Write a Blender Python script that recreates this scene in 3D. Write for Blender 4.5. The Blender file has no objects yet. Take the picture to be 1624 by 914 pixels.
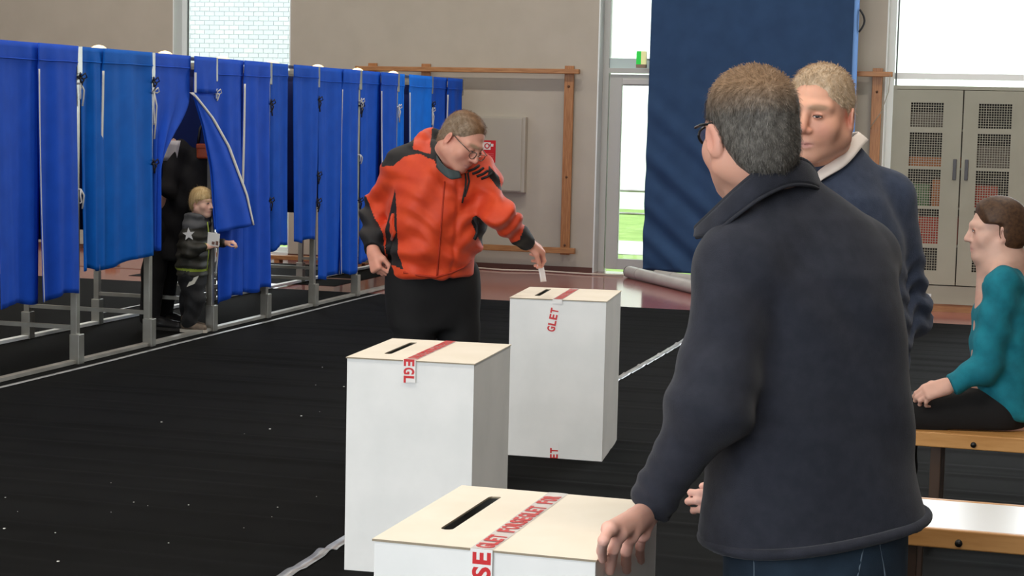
import bpy, bmesh, math, random
import numpy as np
from mathutils import Vector, Matrix
random.seed(7); np.random.seed(7)
SC = bpy.context.scene
COL = SC.collection
# ------------------------------------------------------------------ camera
# world axes follow the hall: X along the back wall, Y into the hall, Z up
FPX, PITCH, ROLL, YAW, CAMH = 2847.6, 0.0951, 0.0227, 0.285, 1.62
CA, SA = math.cos(YAW), math.sin(YAW)
cp, sp, cr, sr = math.cos(PITCH), math.sin(PITCH), math.cos(ROLL), math.sin(ROLL)
R0, U0, F0 = Vector((1, 0, 0)), Vector((0, sp, cp)), Vector((0, cp, -sp))
cx_, cy_ = R0*cr + U0*sr, -R0*sr + U0*cr
cam = bpy.data.cameras.new('camera'); camo = bpy.data.objects.new('camera', cam); COL.objects.link(camo)
M3 = Matrix.Rotation(YAW, 3, 'Z') @ Matrix((cx_, cy_, -F0)).transposed()
camo.matrix_world = Matrix.Translation((0, 0, CAMH)) @ M3.to_4x4()
cam.sensor_fit = 'HORIZONTAL'; cam.sensor_width = 36; cam.lens = FPX/1624*36
cam.clip_start = 0.05; cam.clip_end = 300
SC.camera = camo
# ------------------------------------------------------------------ world, daylight, exposure
SC.view_settings.view_transform = 'Standard'; SC.view_settings.look = 'None'
SC.view_settings.exposure = 0.0; SC.view_settings.gamma = 1.0
SC.view_settings.use_curve_mapping = False
W = bpy.data.worlds.new('overcast_sky'); SC.world = W; W.use_nodes = True
bg = W.node_tree.nodes['Background']; bg.inputs[0].default_value = (0.90, 0.96, 1.0, 1); bg.inputs[1].default_value = 3.2
def area(name, loc, rot, sx, sy, power, col):
    l = bpy.data.lights.new(name, 'AREA'); l.shape = 'RECTANGLE'; l.size = sx; l.size_y = sy
    l.energy = power; l.color = col
    o = bpy.data.objects.new(name, l); COL.objects.link(o); o.location = loc; o.rotation_euler = rot
    return o
# daylight through the window band of the wall behind the camera, and through the back windows
area('daylight_front_windows', (-4.5, -5.7, 3.0), (math.radians(90), 0, 0), 11, 3.4, 660, (0.90, 0.95, 1.0))
area('daylight_back_window', (-8.7, 18.25, 2.4), (math.radians(-90), 0, 0), 1.3, 4.4, 40, (0.9, 0.96, 1.0))
area('daylight_side_window', (0.4, 18.25, 3.0), (math.radians(-90), 0, 0), 3.4, 3.2, 260, (0.86, 0.93, 1.0))
LAMP_POWER = 84
# ------------------------------------------------------------------ helpers
def view_to_room(v): return Vector((v[0]*CA - v[1]*SA, v[0]*SA + v[1]*CA, v[2]))
MATS = {}
def mat(name, c, rough=0.6, c2=None, scale=8.0, bump=0.0, bscale=60.0, spec=0.4, metal=0.0, stretch=(1, 1, 1),
        detail=4.0, sheen=0.0, sss=0.0, emit=None, estr=0.0, coat=0.0, lo=0.35, hi=0.65, attr=None, trans=0.0):
    if name in MATS: return MATS[name]
    m = bpy.data.materials.new(name); m.use_nodes = True; MATS[name] = m
    nt = m.node_tree; b = nt.nodes['Principled BSDF']; L = nt.links.new
    b.inputs['Base Color'].default_value = (*c, 1); b.inputs['Roughness'].default_value = rough
    b.inputs['Specular IOR Level'].default_value = spec; b.inputs['Metallic'].default_value = metal
    if sheen: b.inputs['Sheen Weight'].default_value = sheen; b.inputs['Sheen Roughness'].default_value = 0.4
    if sss: b.inputs['Subsurface Weight'].default_value = sss; b.inputs['Subsurface Radius'].default_value = (0.012, 0.005, 0.003); b.inputs['Subsurface Scale'].default_value = 1.0
    if coat: b.inputs['Coat Weight'].default_value = coat
    if emit: b.inputs['Emission Color'].default_value = (*emit, 1); b.inputs['Emission Strength'].default_value = estr
    if trans: b.inputs['Transmission Weight'].default_value = trans
    tc = nt.nodes.new('ShaderNodeTexCoord'); mp = nt.nodes.new('ShaderNodeMapping'); mp.inputs['Scale'].default_value = stretch
    L(tc.outputs['Object'], mp.inputs['Vector'])
    base = None
    if c2 is not None:
        n = nt.nodes.new('ShaderNodeTexNoise'); n.inputs['Scale'].default_value = scale; n.inputs['Detail'].default_value = detail
        L(mp.outputs[0], n.inputs['Vector'])
        r = nt.nodes.new('ShaderNodeValToRGB'); r.color_ramp.elements[0].position = lo; r.color_ramp.elements[1].position = hi
        r.color_ramp.elements[0].color = (*c, 1); r.color_ramp.elements[1].color = (*c2, 1)
        L(n.outputs['Fac'], r.inputs['Fac']); base = r.outputs['Color']
    if attr:
        at = nt.nodes.new('ShaderNodeAttribute'); at.attribute_name = attr
        if base is None: base = at.outputs['Color']
        else:
            mx = nt.nodes.new('ShaderNodeMix'); mx.data_type = 'RGBA'; mx.blend_type = 'MULTIPLY'; mx.inputs[0].default_value = 1
            L(at.outputs['Color'], mx.inputs[6]); L(base, mx.inputs[7]); base = mx.outputs[2]
    if base is not None: L(base, b.inputs['Base Color'])
    if bump:
        n2 = nt.nodes.new('ShaderNodeTexNoise'); n2.inputs['Scale'].default_value = bscale; n2.inputs['Detail'].default_value = 3
        L(mp.outputs[0], n2.inputs['Vector'])
        bp = nt.nodes.new('ShaderNodeBump'); bp.inputs['Strength'].default_value = bump; bp.inputs['Distance'].default_value = 0.01
        L(n2.outputs['Fac'], bp.inputs['Height']); L(bp.outputs[0], b.inputs['Normal'])
    return m
def glass_mat():
    m = bpy.data.materials.new('window_glass'); m.use_nodes = True; nt = m.node_tree; nt.nodes.clear()
    o = nt.nodes.new('ShaderNodeOutputMaterial'); mx = nt.nodes.new('ShaderNodeMixShader'); t = nt.nodes.new('ShaderNodeBsdfTransparent'); g = nt.nodes.new('ShaderNodeBsdfGlossy')
    fr = nt.nodes.new('ShaderNodeFresnel'); fr.inputs[0].default_value = 1.45
    t.inputs[0].default_value = (0.985, 0.99, 0.99, 1); g.inputs['Roughness'].default_value = 0.02
    nt.links.new(fr.outputs[0], mx.inputs[0]); nt.links.new(t.outputs[0], mx.inputs[1]); nt.links.new(g.outputs[0], mx.inputs[2]); nt.links.new(mx.outputs[0], o.inputs[0])
    return m
GLASS = glass_mat()
def lens_mat():
    m = bpy.data.materials.new('lens_glass'); m.use_nodes = True; nt = m.node_tree; nt.nodes.clear()
    o = nt.nodes.new('ShaderNodeOutputMaterial'); mx = nt.nodes.new('ShaderNodeMixShader'); t = nt.nodes.new('ShaderNodeBsdfTransparent'); g = nt.nodes.new('ShaderNodeBsdfGlossy')
    mx.inputs[0].default_value = 0.12; g.inputs['Roughness'].default_value = 0.05
    nt.links.new(t.outputs[0], mx.inputs[1]); nt.links.new(g.outputs[0], mx.inputs[2]); nt.links.new(mx.outputs[0], o.inputs[0]); return m
LENS = lens_mat()
def srgb(r, g, b):
    f = lambda v: (v/255/12.92) if v/255 <= 0.04045 else ((v/255+0.055)/1.055)**2.4
    return (f(r), f(g), f(b))
class MB:
    """collects boxes, tubes and sheets; build() links them as one mesh object"""
    def __init__(s): s.v = []; s.f = []; s.mi = []; s.sm = []
    def add(s, v, f, mi=0, smooth=False):
        o = len(s.v); s.v += [tuple(p) for p in v]; s.f += [tuple(i+o for i in q) for q in f]; s.mi += [mi]*len(f); s.sm += [smooth]*len(f); return s
    def box(s, x0, x1, y0, y1, z0, z1, mi=0, bev=0.0):
        if bev > 0:
            bm = bmesh.new(); bmesh.ops.create_cube(bm, size=1)
            for v in bm.verts: v.co = Vector(((x0+x1)/2+v.co.x*(x1-x0), (y0+y1)/2+v.co.y*(y1-y0), (z0+z1)/2+v.co.z*(z1-z0)))
            bmesh.ops.bevel(bm, geom=bm.edges[:], offset=bev, segments=2, affect='EDGES', profile=0.5)
            bm.verts.index_update(); s.add([v.co for v in bm.verts], [[v.index for v in f.verts] for f in bm.faces], mi); bm.free(); return s
        v = [(x, y, z) for x in (x0, x1) for y in (y0, y1) for z in (z0, z1)]
        return s.add(v, [(0, 1, 3, 2), (4, 6, 7, 5), (0, 4, 5, 1), (2, 3, 7, 6), (0, 2, 6, 4), (1, 5, 7, 3)], mi)
    def tube(s, pts, r, n=8, mi=0, cap=True, smooth=True):
        pts = [Vector(p) for p in pts]; rs = r if isinstance(r, (list, tuple)) else [r]*len(pts)
        v = []; f = []; up = None
        for i, p in enumerate(pts):
            d = (pts[min(i+1, len(pts)-1)] - pts[max(i-1, 0)]).normalized()
            if up is None: up = Vector((0, 0, 1)) if abs(d.z) < 0.9 else Vector((1, 0, 0))
            a = d.cross(up).normalized(); b = a.cross(d).normalized(); up = b
            for k in range(n):
                an = 2*math.pi*k/n; v.append(p + (a*math.cos(an) + b*math.sin(an))*rs[i])
        for i in range(len(pts)-1):
            for k in range(n): f.append((i*n+k, i*n+(k+1) % n, (i+1)*n+(k+1) % n, (i+1)*n+k))
        if cap: f.append(tuple(range(n-1, -1, -1))); f.append(tuple((len(pts)-1)*n+k for k in range(n)))
        return s.add(v, f, mi, smooth)
    def lathe(s, prof, c=(0, 0, 0), n=20, mi=0):
        v = []; f = []
        for (r, z) in prof:
            for k in range(n): an = 2*math.pi*k/n; v.append((c[0]+r*math.cos(an), c[1]+r*math.sin(an), c[2]+z))
        for i in range(len(prof)-1):
            for k in range(n): f.append((i*n+k, i*n+(k+1) % n, (i+1)*n+(k+1) % n, (i+1)*n+k))
        return s.add(v, f, mi, True)
    def sheet(s, fn, nu, nv, mi=0):
        v = [fn(i/nu, j/nv) for j in range(nv+1) for i in range(nu+1)]
        f = [(j*(nu+1)+i, j*(nu+1)+i+1, (j+1)*(nu+1)+i+1, (j+1)*(nu+1)+i) for j in range(nv) for i in range(nu)]
        return s.add(v, f, mi, True)
    def build(s, name, m, parent=None, loc=None, rz=None, solid=0.0):
        me = bpy.data.meshes.new(name); me.from_pydata(s.v, [], s.f)
        for k in (m if isinstance(m, (list, tuple)) else [m]): me.materials.append(k)
        me.polygons.foreach_set('material_index', s.mi); me.polygons.foreach_set('use_smooth', s.sm); me.update()
        bm = bmesh.new(); bm.from_mesh(me); bmesh.ops.recalc_face_normals(bm, faces=bm.faces[:]); bm.to_mesh(me); bm.free()
        o = bpy.data.objects.new(name, me); COL.objects.link(o)
        if parent is not None: o.parent = parent
        if loc is not None: o.location = loc
        if rz is not None: o.rotation_euler = (0, 0, rz)
        if solid: md = o.modifiers.new('thickness', 'SOLIDIFY'); md.thickness = solid; md.offset = 0
        return o
def tag(o, label, cat, group=None, kind=None):
    o['label'] = label; o['category'] = cat
    if group: o['group'] = group
    if kind: o['kind'] = kind
    return o
def struct(o, label=None, cat=None):
    o['kind'] = 'structure'
    if label: o['label'] = label
    if cat: o['category'] = cat
    return o
def empty(name, loc=(0, 0, 0), rz=0.0):
    o = bpy.data.objects.new(name, None); COL.objects.link(o); o.location = loc; o.rotation_euler = (0, 0, rz); o.empty_display_size = 0.1; return o
def dup(o, parent=None, deep=True):
    c = o.copy(); COL.objects.link(c)
    if parent is not None: c.parent = parent
    if deep:
        for ch in list(o.children): dup(ch, c)
    return c
def text_mesh(txt, size, bold=0.0):
    cu = bpy.data.curves.new('lettering', 'FONT'); cu.body = txt; cu.size = size; cu.offset = bold; cu.extrude = 0.0002; cu.resolution_u = 4
    cu.align_x = 'LEFT'
    o = bpy.data.objects.new('lettering', cu); COL.objects.link(o)
    me = bpy.data.meshes.new_from_object(o.evaluated_get(bpy.context.evaluated_depsgraph_get()))
    bpy.data.objects.remove(o); bpy.data.curves.remove(cu)
    return me
# ------------------------------------------------------------------ materials
WALL = mat('painted_wall', srgb(184, 177, 165), 0.8, srgb(179, 172, 160), 3, bump=0.05, bscale=90)
WHITE = mat('white_paint', srgb(232, 238, 238), 0.45)
FRAMEM = mat('grey_frame_paint', srgb(196, 196, 192), 0.45)
REDFLOOR = mat('red_linoleum', srgb(150, 90, 85), 0.12, srgb(140, 82, 77), 6, spec=0.5)
CARPET = mat('black_carpet', srgb(13, 14, 14), 0.9, srgb(17, 18, 18), 5, bump=0.15, bscale=700, spec=0.07, stretch=(1, 1, 1))
PINE = mat('varnished_pine', srgb(176, 124, 78), 0.4, srgb(150, 98, 56), 5, stretch=(14, 14, 1.2))
PINEH = mat('varnished_pine_rail', srgb(180, 130, 84), 0.4, srgb(152, 102, 60), 5, stretch=(1.2, 14, 14))
METAL = mat('brushed_aluminium', srgb(165, 165, 160), 0.35, srgb(140, 138, 130), 4, metal=0.7)
ALU = mat('floor_rail_aluminium', srgb(190, 188, 182), 0.4, srgb(150, 148, 142), 3, metal=0.5)
CARD = mat('white_cardboard', srgb(238, 238, 236), 0.65, srgb(230, 231, 229), 5, bump=0.04, bscale=35)
CARDLIT = mat('white_cardboard_warm_lit', srgb(246, 238, 222), 0.6, srgb(240, 231, 213), 5, bump=0.03, bscale=35)  # lid copy of the cardboard, warm ceiling light put into its cream colour
CARDEDGE = mat('raw_cardboard_edge', srgb(150, 138, 118), 0.8)
DARKIN = mat('box_inside', srgb(70, 60, 50), 0.9)
TAPE = mat('seal_tape', srgb(240, 238, 236), 0.12, spec=0.6)
REDPRINT = mat('red_print', srgb(206, 48, 52), 0.35)
FTAPE = mat('silver_floor_tape', srgb(200, 202, 204), 0.28, srgb(150, 152, 154), 9, metal=0.35)
GREYPANEL = mat('grey_enamel', srgb(176, 170, 158), 0.5)
CABM = mat('cabinet_enamel', srgb(172, 170, 153), 0.5, srgb(167, 165, 148), 3)
# ------------------------------------------------------------------ hall shell
T0 = 18.4
def strip(name, x0, x1, y0, y1, z0, z1, m, parent=None): return MB().box(x0, x1, y0, y1, z0, z1).build(name, m, parent)
struct(strip('floor', -13, 7, -6, 18.65, -0.08, 0.0, REDFLOOR))
struct(strip('ceiling', -13.2, 7.2, -6.2, 18.9, 6.4, 6.6, mat('ceiling_white', srgb(225, 222, 214), 0.9)))
struct(strip('wall_left', -13.2, -13, -6, 18.4, 0, 6.4, WALL)); struct(strip('wall_right', 7, 7.2, -6, 18.4, 0, 6.4, WALL))
wb = MB()
for (x0, x1) in ((-13, -9.42), (-7.99, -4.51), (-3.15, -1.55)): wb.box(x0, x1, T0, T0+0.3, 0, 6.4)
wb.box(2.3, 7, T0, T0+0.3, 0, 6.4)
for (x0, x1) in ((-9.42, -7.99), (-4.51, -3.15), (-1.55, 2.3)): wb.box(x0, x1, T0, T0+0.3, 5.0, 6.4)
struct(wb.build('wall_back', WALL))
wf = MB().box(-13, 7, -6.2, -6, 0, 1.2).box(-13, 7, -6.2, -6, 4.8, 6.4).box(-13, -10, -6.2, -6, 1.2, 4.8).box(1, 7, -6.2, -6, 1.2, 4.8)
struct(wf.build('wall_front', WALL))
struct(MB().box(-7.99, -4.51, T0-0.015, T0, 0, 0.05).box(-3.15, -1.55, T0-0.015, T0, 0, 0.05).box(-13, -9.42, T0-0.015, T0, 0, 0.05).build('baseboard_back', mat('dark_baseboard', srgb(92, 58, 48), 0.5)))
wfr = struct(MB().box(-10, 1, -6.15, -6.08, 1.2, 1.28).box(-10, 1, -6.15, -6.08, 4.72, 4.8).build('window_4', WHITE))
for x in (-10, -7.3, -4.55, -1.8, 0.92): strip('mullion', x, x+0.08, -6.15, -6.08, 1.28, 4.72, WHITE, wfr)
strip('pane', -10, 1, -6.12, -6.11, 1.28, 4.72, GLASS, wfr)
# back windows and door: white reveals, frames, panes
def window(n, x0, x1, z0, z1, trans):
    w = MB(); e = 0.012
    w.box(x0, x0+e, T0-0.004, T0+0.22, z0, z1); w.box(x1-e, x1, T0-0.004, T0+0.22, z0, z1); w.box(x0, x1, T0-0.01, T0+0.22, z0, z0+0.03)
    o = struct(w.build('window_%d' % n, WHITE))
    f = MB(); y0, y1 = T0+0.2, T0+0.27
    f.box(x0+e, x0+0.07, y0, y1, z0, z1).box(x1-0.07, x1-e, y0, y1, z0, z1).box(x0, x1, y0, y1, z0, z0+0.07)
    for z in trans: f.box(x0+0.07, x1-0.07, y0, y1, z-0.03, z+0.03)
    f.build('window_frame', WHITE, o)
    g = MB().box(x0+0.085, x0+0.1, y0-0.012, y0, z0+0.07, z1).build('gasket', mat('dark_gasket', srgb(90, 96, 98), 0.6), o)
    zs = [z0+0.07]+[k for z in trans for k in (z-0.03, z+0.03)]+[z1]
    for a, b in zip(zs[::2], zs[1::2]):
        strip('pane', x0+0.07, x1-0.07, T0+0.235, T0+0.241, a, b, GLASS, o)
    return o
window(1, -9.42, -7.99, 0.03, 5.0, [])
window(3, -1.55, 2.3, 0.03, 5.0, [2.12])
strip('mullion', 0.3, 0.38, T0+0.2, T0+0.27, 0.1, 5.0, WHITE, bpy.data.objects['window_3'])
# glazed door with a tall light above it
d = struct(MB().box(-4.51, -4.495, T0-0.004, T0+0.2, 0, 5).box(-3.165, -3.15, T0-0.004, T0+0.2, 0, 5).build('door_1', WHITE))
y0 = T0+0.17
fr = MB().box(-4.495, -4.43, y0, y0+0.1, 0, 5).box(-3.23, -3.165, y0, y0+0.1, 0, 5).box(-4.43, -3.23, y0-0.015, y0+0.1, 2.105, 2.155).build('door_frame', FRAMEM, d)
lf = MB().box(-4.42, -4.29, y0+0.02, y0+0.075, 0.03, 2.09, bev=0.004).box(-3.37, -3.24, y0+0.02, y0+0.075, 0.03, 2.09).box(-4.29, -3.37, y0+0.02, y0+0.075, 0.03, 0.14).box(-4.29, -3.37, y0+0.02, y0+0.075, 1.975, 2.09).build('door_leaf', FRAMEM, d)
MB().box(-4.275, -3.9, y0-0.02, y0+0.02, 1.985, 2.045, bev=0.006).build('door_closer', mat('closer_paint', srgb(205, 203, 200), 0.4), lf)
strip('pane', -4.29, -3.37, y0+0.045, y0+0.052, 0.14, 1.975, GLASS, d)
strip('pane', -4.43, -3.23, y0+0.045, y0+0.052, 2.155, 5, GLASS, d)
strip('sheet_strip', -4.43, -3.23, y0+0.03, y0+0.04, 2.155, 2.26, mat('frosted_strip', srgb(205, 222, 222), 0.5), d)
# exit sign box beside the blue curtain
ex = empty('exit_sign', (-4.0, 18.2, 2.2)); tag(ex, 'small green exit sign box above the glazed door beside the large curtain', 'exit sign')
MB().box(-0.05, 0.0, -0.03, 0.03, -0.015, 0.12).build('sign_face', mat('exit_green', srgb(20, 190, 60), 0.4, emit=srgb(20, 200, 60), estr=0.35), ex)
MB().box(0.0, 0.05, -0.03, 0.03, -0.015, 0.12).build('lamp_housing', mat('exit_cream', srgb(225, 225, 160), 0.4, emit=srgb(225, 225, 160), estr=0.3), ex)
MB().box(-0.05, 0.05, -0.035, 0.035, -0.05, -0.015).build('bracket', mat('exit_bracket', srgb(140, 120, 100), 0.5), ex)
MB().box(-0.008, 0.008, 0.03, 0.36, 0.04, 0.056).build('mount_arm', METAL, ex)
# ------------------------------------------------------------------ outside
struct(strip('ground_outside', -60, 40, 18.7, 90, -0.12, -0.06, mat('lawn', srgb(128, 160, 82), 0.95, srgb(150, 180, 100), 3, bump=0.4, bscale=80)))
struct(strip('path_outside', -60, 40, 21.8, 24.2, -0.06, -0.05, mat('pale_path', srgb(205, 205, 200), 0.9, srgb(190, 190, 186), 4)))
FAC = mat('pale_facade', srgb(242, 243, 243), 0.8)
fb = empty('building', (0, 33, -0.06)); tag(fb, 'pale rendered building outside seen through the glazed door', 'building')
strip('wall', -11.2, 14, 0, 0.5, 0, 12, FAC, fb)
wv = MB(); wv.box(-7.05, -6.0, -0.06, 0.0, 2.85, 2.97).box(-7.05, -6.93, -0.06, 0, 2.97, 5.5).box(-6.12, -6.0, -0.06, 0, 2.97, 5.5)
wv.build('window_frame', mat('pale_blue_frame', srgb(150, 180, 205), 0.5), fb)
strip('pane', -6.93, -6.12, -0.02, 0.0, 2.97, 5.5, mat('far_pane', srgb(190, 200, 205), 0.1), fb)
# light brick house seen through the left window: courses of brick as real geometry
hb = empty('brick_house', (-16, 31, -0.06)); tag(hb, 'pale brick house outside the tall window above the booths', 'building')
MORT = mat('pale_mortar', srgb(190, 194, 200), 0.9)
strip('wall', -9, 4.4, 0, 0.4, 0, 9, MORT, hb)
bw = MB()
for j in range(64):
    z = 1.4+j*0.085
    for i in range(34):
        x = -2.6+i*0.2+(0.1 if j % 2 else 0)
        bw.box(x, x+0.188, -0.012, 0.0, z, z+0.072, mi=random.choice((0, 0, 0, 1, 1, 2)))
br = bw.build('brickwork', [mat('brick_a', srgb(196, 199, 204), 0.8), mat('brick_b', srgb(193, 197, 203), 0.8), mat('brick_c', srgb(202, 204, 207), 0.8)], hb); br['kind'] = 'stuff'
fe = empty('garden_fence', (-4.5, 26.2, -0.06)); tag(fe, 'thin grey rail fence on the lawn outside the door', 'fence')
for z in (0.28, 0.62): MB().tube([(-7, 0, z), (5, 0, z)], 0.02, 6).build('rail', METAL, fe)
for k in range(8): MB().box(-6.9+k*1.6, -6.84+k*1.6, -0.03, 0.03, 0, 0.72).build('post', METAL, fe)
# ------------------------------------------------------------------ carpet with wrinkles, tape lines
ts = np.concatenate([np.arange(-5.5, 4.0, 0.25), np.arange(4.0, 15.1001, 0.02)]); xs = np.array(list(np.arange(-12, -2.6, 0.6))+[-2.46]+list(np.arange(-2, 5.5, 0.75)))
rid = []
t = 4.0
while t < 15: rid.append((t, random.uniform(0.006, 0.014), random.uniform(0.03, 0.05), random.uniform(-0.01, 0.01), random.uniform(0, 6))); t += random.uniform(0.16, 0.42)
def ch(x, t):
    h = 0.006
    if x < -5.3 or t < 4: return h
    for (rt, am, wd, sl, ph) in rid:
        u = (t-rt-sl*x-0.03*math.sin(0.8*x+ph))/wd
        if abs(u) < 4: h += am*(math.exp(-u*u)-0.55*math.exp(-((u-1.5)/0.55)**2))*(0.65+0.35*math.sin(1.3*x+ph*2))
    return h
cb = MB()
nx, nt_ = len(xs), len(ts)
def tend(x): return 15.1 if x < 1.2 else 14.58
cb.add([(x, min(t, tend(x)), ch(x, t)) for t in ts for x in xs], [(j*nx+i, j*nx+i+1, (j+1)*nx+i+1, (j+1)*nx+i) for j in range(nt_-1) for i in range(nx-1)], 0, True)
carpet = cb.build('carpet', CARPET); tag(carpet, 'black rumpled carpet covering the hall floor', 'carpet')
md = carpet.modifiers.new('thickness', 'SOLIDIFY'); md.thickness = 0.006; md.offset = -1
def tapeline(name, x, t0, t1, w, label):
    o = MB().sheet(lambda u, v: (x+(u-0.5)*w+0.006*math.sin(v*19), t0+(t1-t0)*v, ch(x, t0+(t1-t0)*v)+0.004), 1, int((t1-t0)/0.02)).build(name, FTAPE, solid=0.001)
    return tag(o, label, 'floor tape')
tapeline('floor_tape', -2.465, 4.2, 15.05, 0.05, 'silver floor tape line running between the ballot boxes')
tapeline('floor_tape', -5.66, 6.5, 15.1, 0.035, 'silver floor tape line along the front of the booths')
tapeline('floor_tape', -7.05, 12.5, 15.1, 0.03, 'silver floor tape line on the carpet behind the booths')
# brown strip on the carpet behind the booths
tag(MB().box(-9.5, -6.4, 16.28, 16.36, 0.0, 0.004).build('floor_strip', mat('brown_strip', srgb(120, 84, 70), 0.6)), 'thin brown strip across the floor behind the booths', 'floor strip')
c2 = MB().box(-8.45, -6.3, 15.6, 17.7, 0.0, 0.003).build('carpet', CARPET); tag(c2, 'dark carpet strip near the window behind the booths', 'carpet')
pk = empty('wooden_plank', (-8.3, 17.86, 0.0)); tag(pk, 'long low wooden plank on the floor under the tall window', 'plank')
MB().box(-0.7, 1.5, -0.06, 0.06, 0.03, 0.075, bev=0.004).build('board', PINEH, pk)
for x in (-0.6, 0.4, 1.35): MB().box(x, x+0.06, -0.05, 0.05, 0.0, 0.03).build('runner', PINEH, pk)
tag(MB().box(-0.06, 0.06, -0.05, 0.05, 0.0, 0.075, bev=0.005).box(-0.02, 0.02, -0.055, -0.05, 0.02, 0.05).build('wooden_block', PINEH, None, (-9.08, 16.43, 0.0)), 'small wooden block on the red floor behind the teal-blue curtain', 'block')
sp_ = MB()
for k in range(42):
    x = random.uniform(-4.4, -2.5); t = random.uniform(5.5, 10.5); s = random.choice((0.002, 0.002, 0.003, 0.005)); z = ch(x, t)+0.002
    sp_.box(x, x+s*1.6, t, t+s*1.6, z, z+s*0.5)
o = sp_.build('paper_specks', mat('speck_white', srgb(225, 225, 220), 0.8)); o['kind'] = 'stuff'; tag(o, 'tiny white paper specks scattered on the black carpet', 'litter')
# ------------------------------------------------------------------ wooden wall frames
def wframe(x0, x1, posts, z0, z1, label):
    w = empty('wooden_wall_frame', (x0, 18.3, 0)); tag(w, label, 'wall frame')
    MB().box(0, x1-x0, -0.03, 0.03, z1-0.065, z1-0.015, bev=0.006).build('rail', PINEH, w)
    if z0 is not None: MB().box(0, x1-x0, -0.03, 0.03, z0, z0+0.06, bev=0.006).build('rail', PINEH, w)
    for p in posts:
        MB().box(p-x0-0.05, p-x0+0.05, 0.03, 0.06, 0.18, z1+0.02, bev=0.004).build('upright', PINE, w)
        for z in (0.28, 1.0, 1.95): MB().lathe([(0.014, 0), (0.014, 0.006), (0, 0.006)], n=8).build('bolt', mat('bolt_dark', srgb(90, 60, 40), 0.4), w, (p-x0, 0.03, z)).rotation_euler = (math.radians(90), 0, 0)
        MB().box(p-x0-0.03, p-x0+0.03, 0.06, 0.1, 0.3, 0.36).box(p-x0-0.03, p-x0+0.03, 0.06, 0.1, 1.8, 1.86).build('wall_bracket', METAL, w)
wframe(-7.18, -4.68, (-7.0, -6.39, -4.8), 0.195, 2.145, 'pine frame on the wall beside the grey hose cabinet')
wframe(-2.6, -1.47, (-2.4, -1.62), 0.195, 2.165, 'pine frame on the wall beside the tall window')
# grey hose cabinet and its sign
hc = empty('hose_cabinet', (-5.6, 18.397, 0.82)); tag(hc, 'grey metal fire hose cabinet on the wall behind the man in orange', 'cabinet')
MB().box(-0.36, 0.345, -0.09, 0, 0, 0.8, bev=0.004).build('body', GREYPANEL, hc)
MB().box(-0.34, 0.31, -0.105, -0.09, 0.015, 0.785, bev=0.004).build('door', GREYPANEL, hc)
sg = empty('fire_sign', (-5.66, 18.293, 1.13)); tag(sg, 'red fire hose sign with white pictograms on the grey cabinet', 'sign')
SR = mat('sign_red', srgb(205, 36, 44), 0.4); SWH = mat('sign_white', srgb(235, 225, 225), 0.4)
MB().box(-0.085, 0.085, -0.004, 0, 0, 0.235).build('plate', SR, sg)
pg = MB().box(-0.075, -0.055, -0.006, -0.004, 0.03, 0.1).box(-0.05, 0.03, -0.006, -0.004, 0.135, 0.215).box(0.02, 0.06, -0.006, -0.004, 0.17, 0.2)
pg.box(-0.075, -0.055, -0.006, -0.004, 0.12, 0.21)
pg.build('pictogram', SWH, sg)
pr_ = MB().lathe([(0.02, 0.0065), (0.03, 0.0065)], n=14)
pr_.add([(-0.04, 0, 0)], [])
q = MB()
for k in range(14):
    a0, a1 = 2*math.pi*k/14, 2*math.pi*(k+1)/14
    q.add([(-0.01+0.018*math.cos(a0), -0.007, 0.175+0.018*math.sin(a0)), (-0.01+0.018*math.cos(a1), -0.007, 0.175+0.018*math.sin(a1)), (-0.01+0.03*math.cos(a1), -0.007, 0.175+0.03*math.sin(a1)), (-0.01+0.03*math.cos(a0), -0.007, 0.175+0.03*math.sin(a0))], [(0, 1, 2, 3)])
q.build('hose_reel_mark', SR, sg)
for k in range(4): MB().box(-0.04, 0.065, -0.005, -0.0042, 0.025+k*0.022, 0.031+k*0.022).build('text_line', mat('sign_pale_red', srgb(222, 110, 110), 0.4), sg)
# white cable from the wall frame down to the floor
cab_ = [(-5.93, 18.33, 0.3), (-5.9, 18.3, 0.2), (-5.8, 18.25, 0.1), (-5.72, 18.15, 0.012), (-5.4, 18.05, 0.012), (-5.0, 18.15, 0.012), (-4.5, 18.05, 0.012), (-4.1, 18.1, 0.012)]
tag(MB().tube(cab_, 0.009, 6).build('cable', mat('cable_white', srgb(205, 192, 178), 0.5)), 'thin pale cable running along the floor below the pine frame', 'cable')
# ------------------------------------------------------------------ large blue curtain, rolled tubes
BIGB = mat('navy_curtain_cloth', srgb(50, 76, 112), 0.8, srgb(46, 70, 104), 5, bump=0.12, bscale=300, spec=0.15)
bc = empty('large_curtain', (-2.86, 18.12, 0.07)); tag(bc, 'large hanging navy blue curtain with diagonal creases beside the glazed door', 'curtain')
def bigc(u, v):
    x = -1.02+2.04*u - 0.05*(1-v)*(1-u)*0.6; z = 5.6*v
    y = 0.012*math.sin(u*17+0.6)+0.01*math.sin(u*31+v*2)
    w = max(0, 1-v*2.6)*(1-u*0.75)
    dgn = (u*2.0 - 0.0) + (z*1.15)
    y += 0.03*w*math.sin(dgn*12)+0.018*w*math.sin(dgn*21+1)
    y -= 0.03*max(0, 1-v*3)*math.sin(u*3.1)
    return (x, y-0.02, z)
MB().sheet(bigc, 110, 170).build('cloth', BIGB, bc, solid=0.006)
MB().sheet(lambda u, v: (1.02+0.045*u-0.012*math.sin(v*3), -0.035+0.05*u*u, 5.6*v), 4, 40).build('folded_edge', mat('pale_blue_lining', srgb(96, 136, 190), 0.7), bc, solid=0.004)
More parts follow.
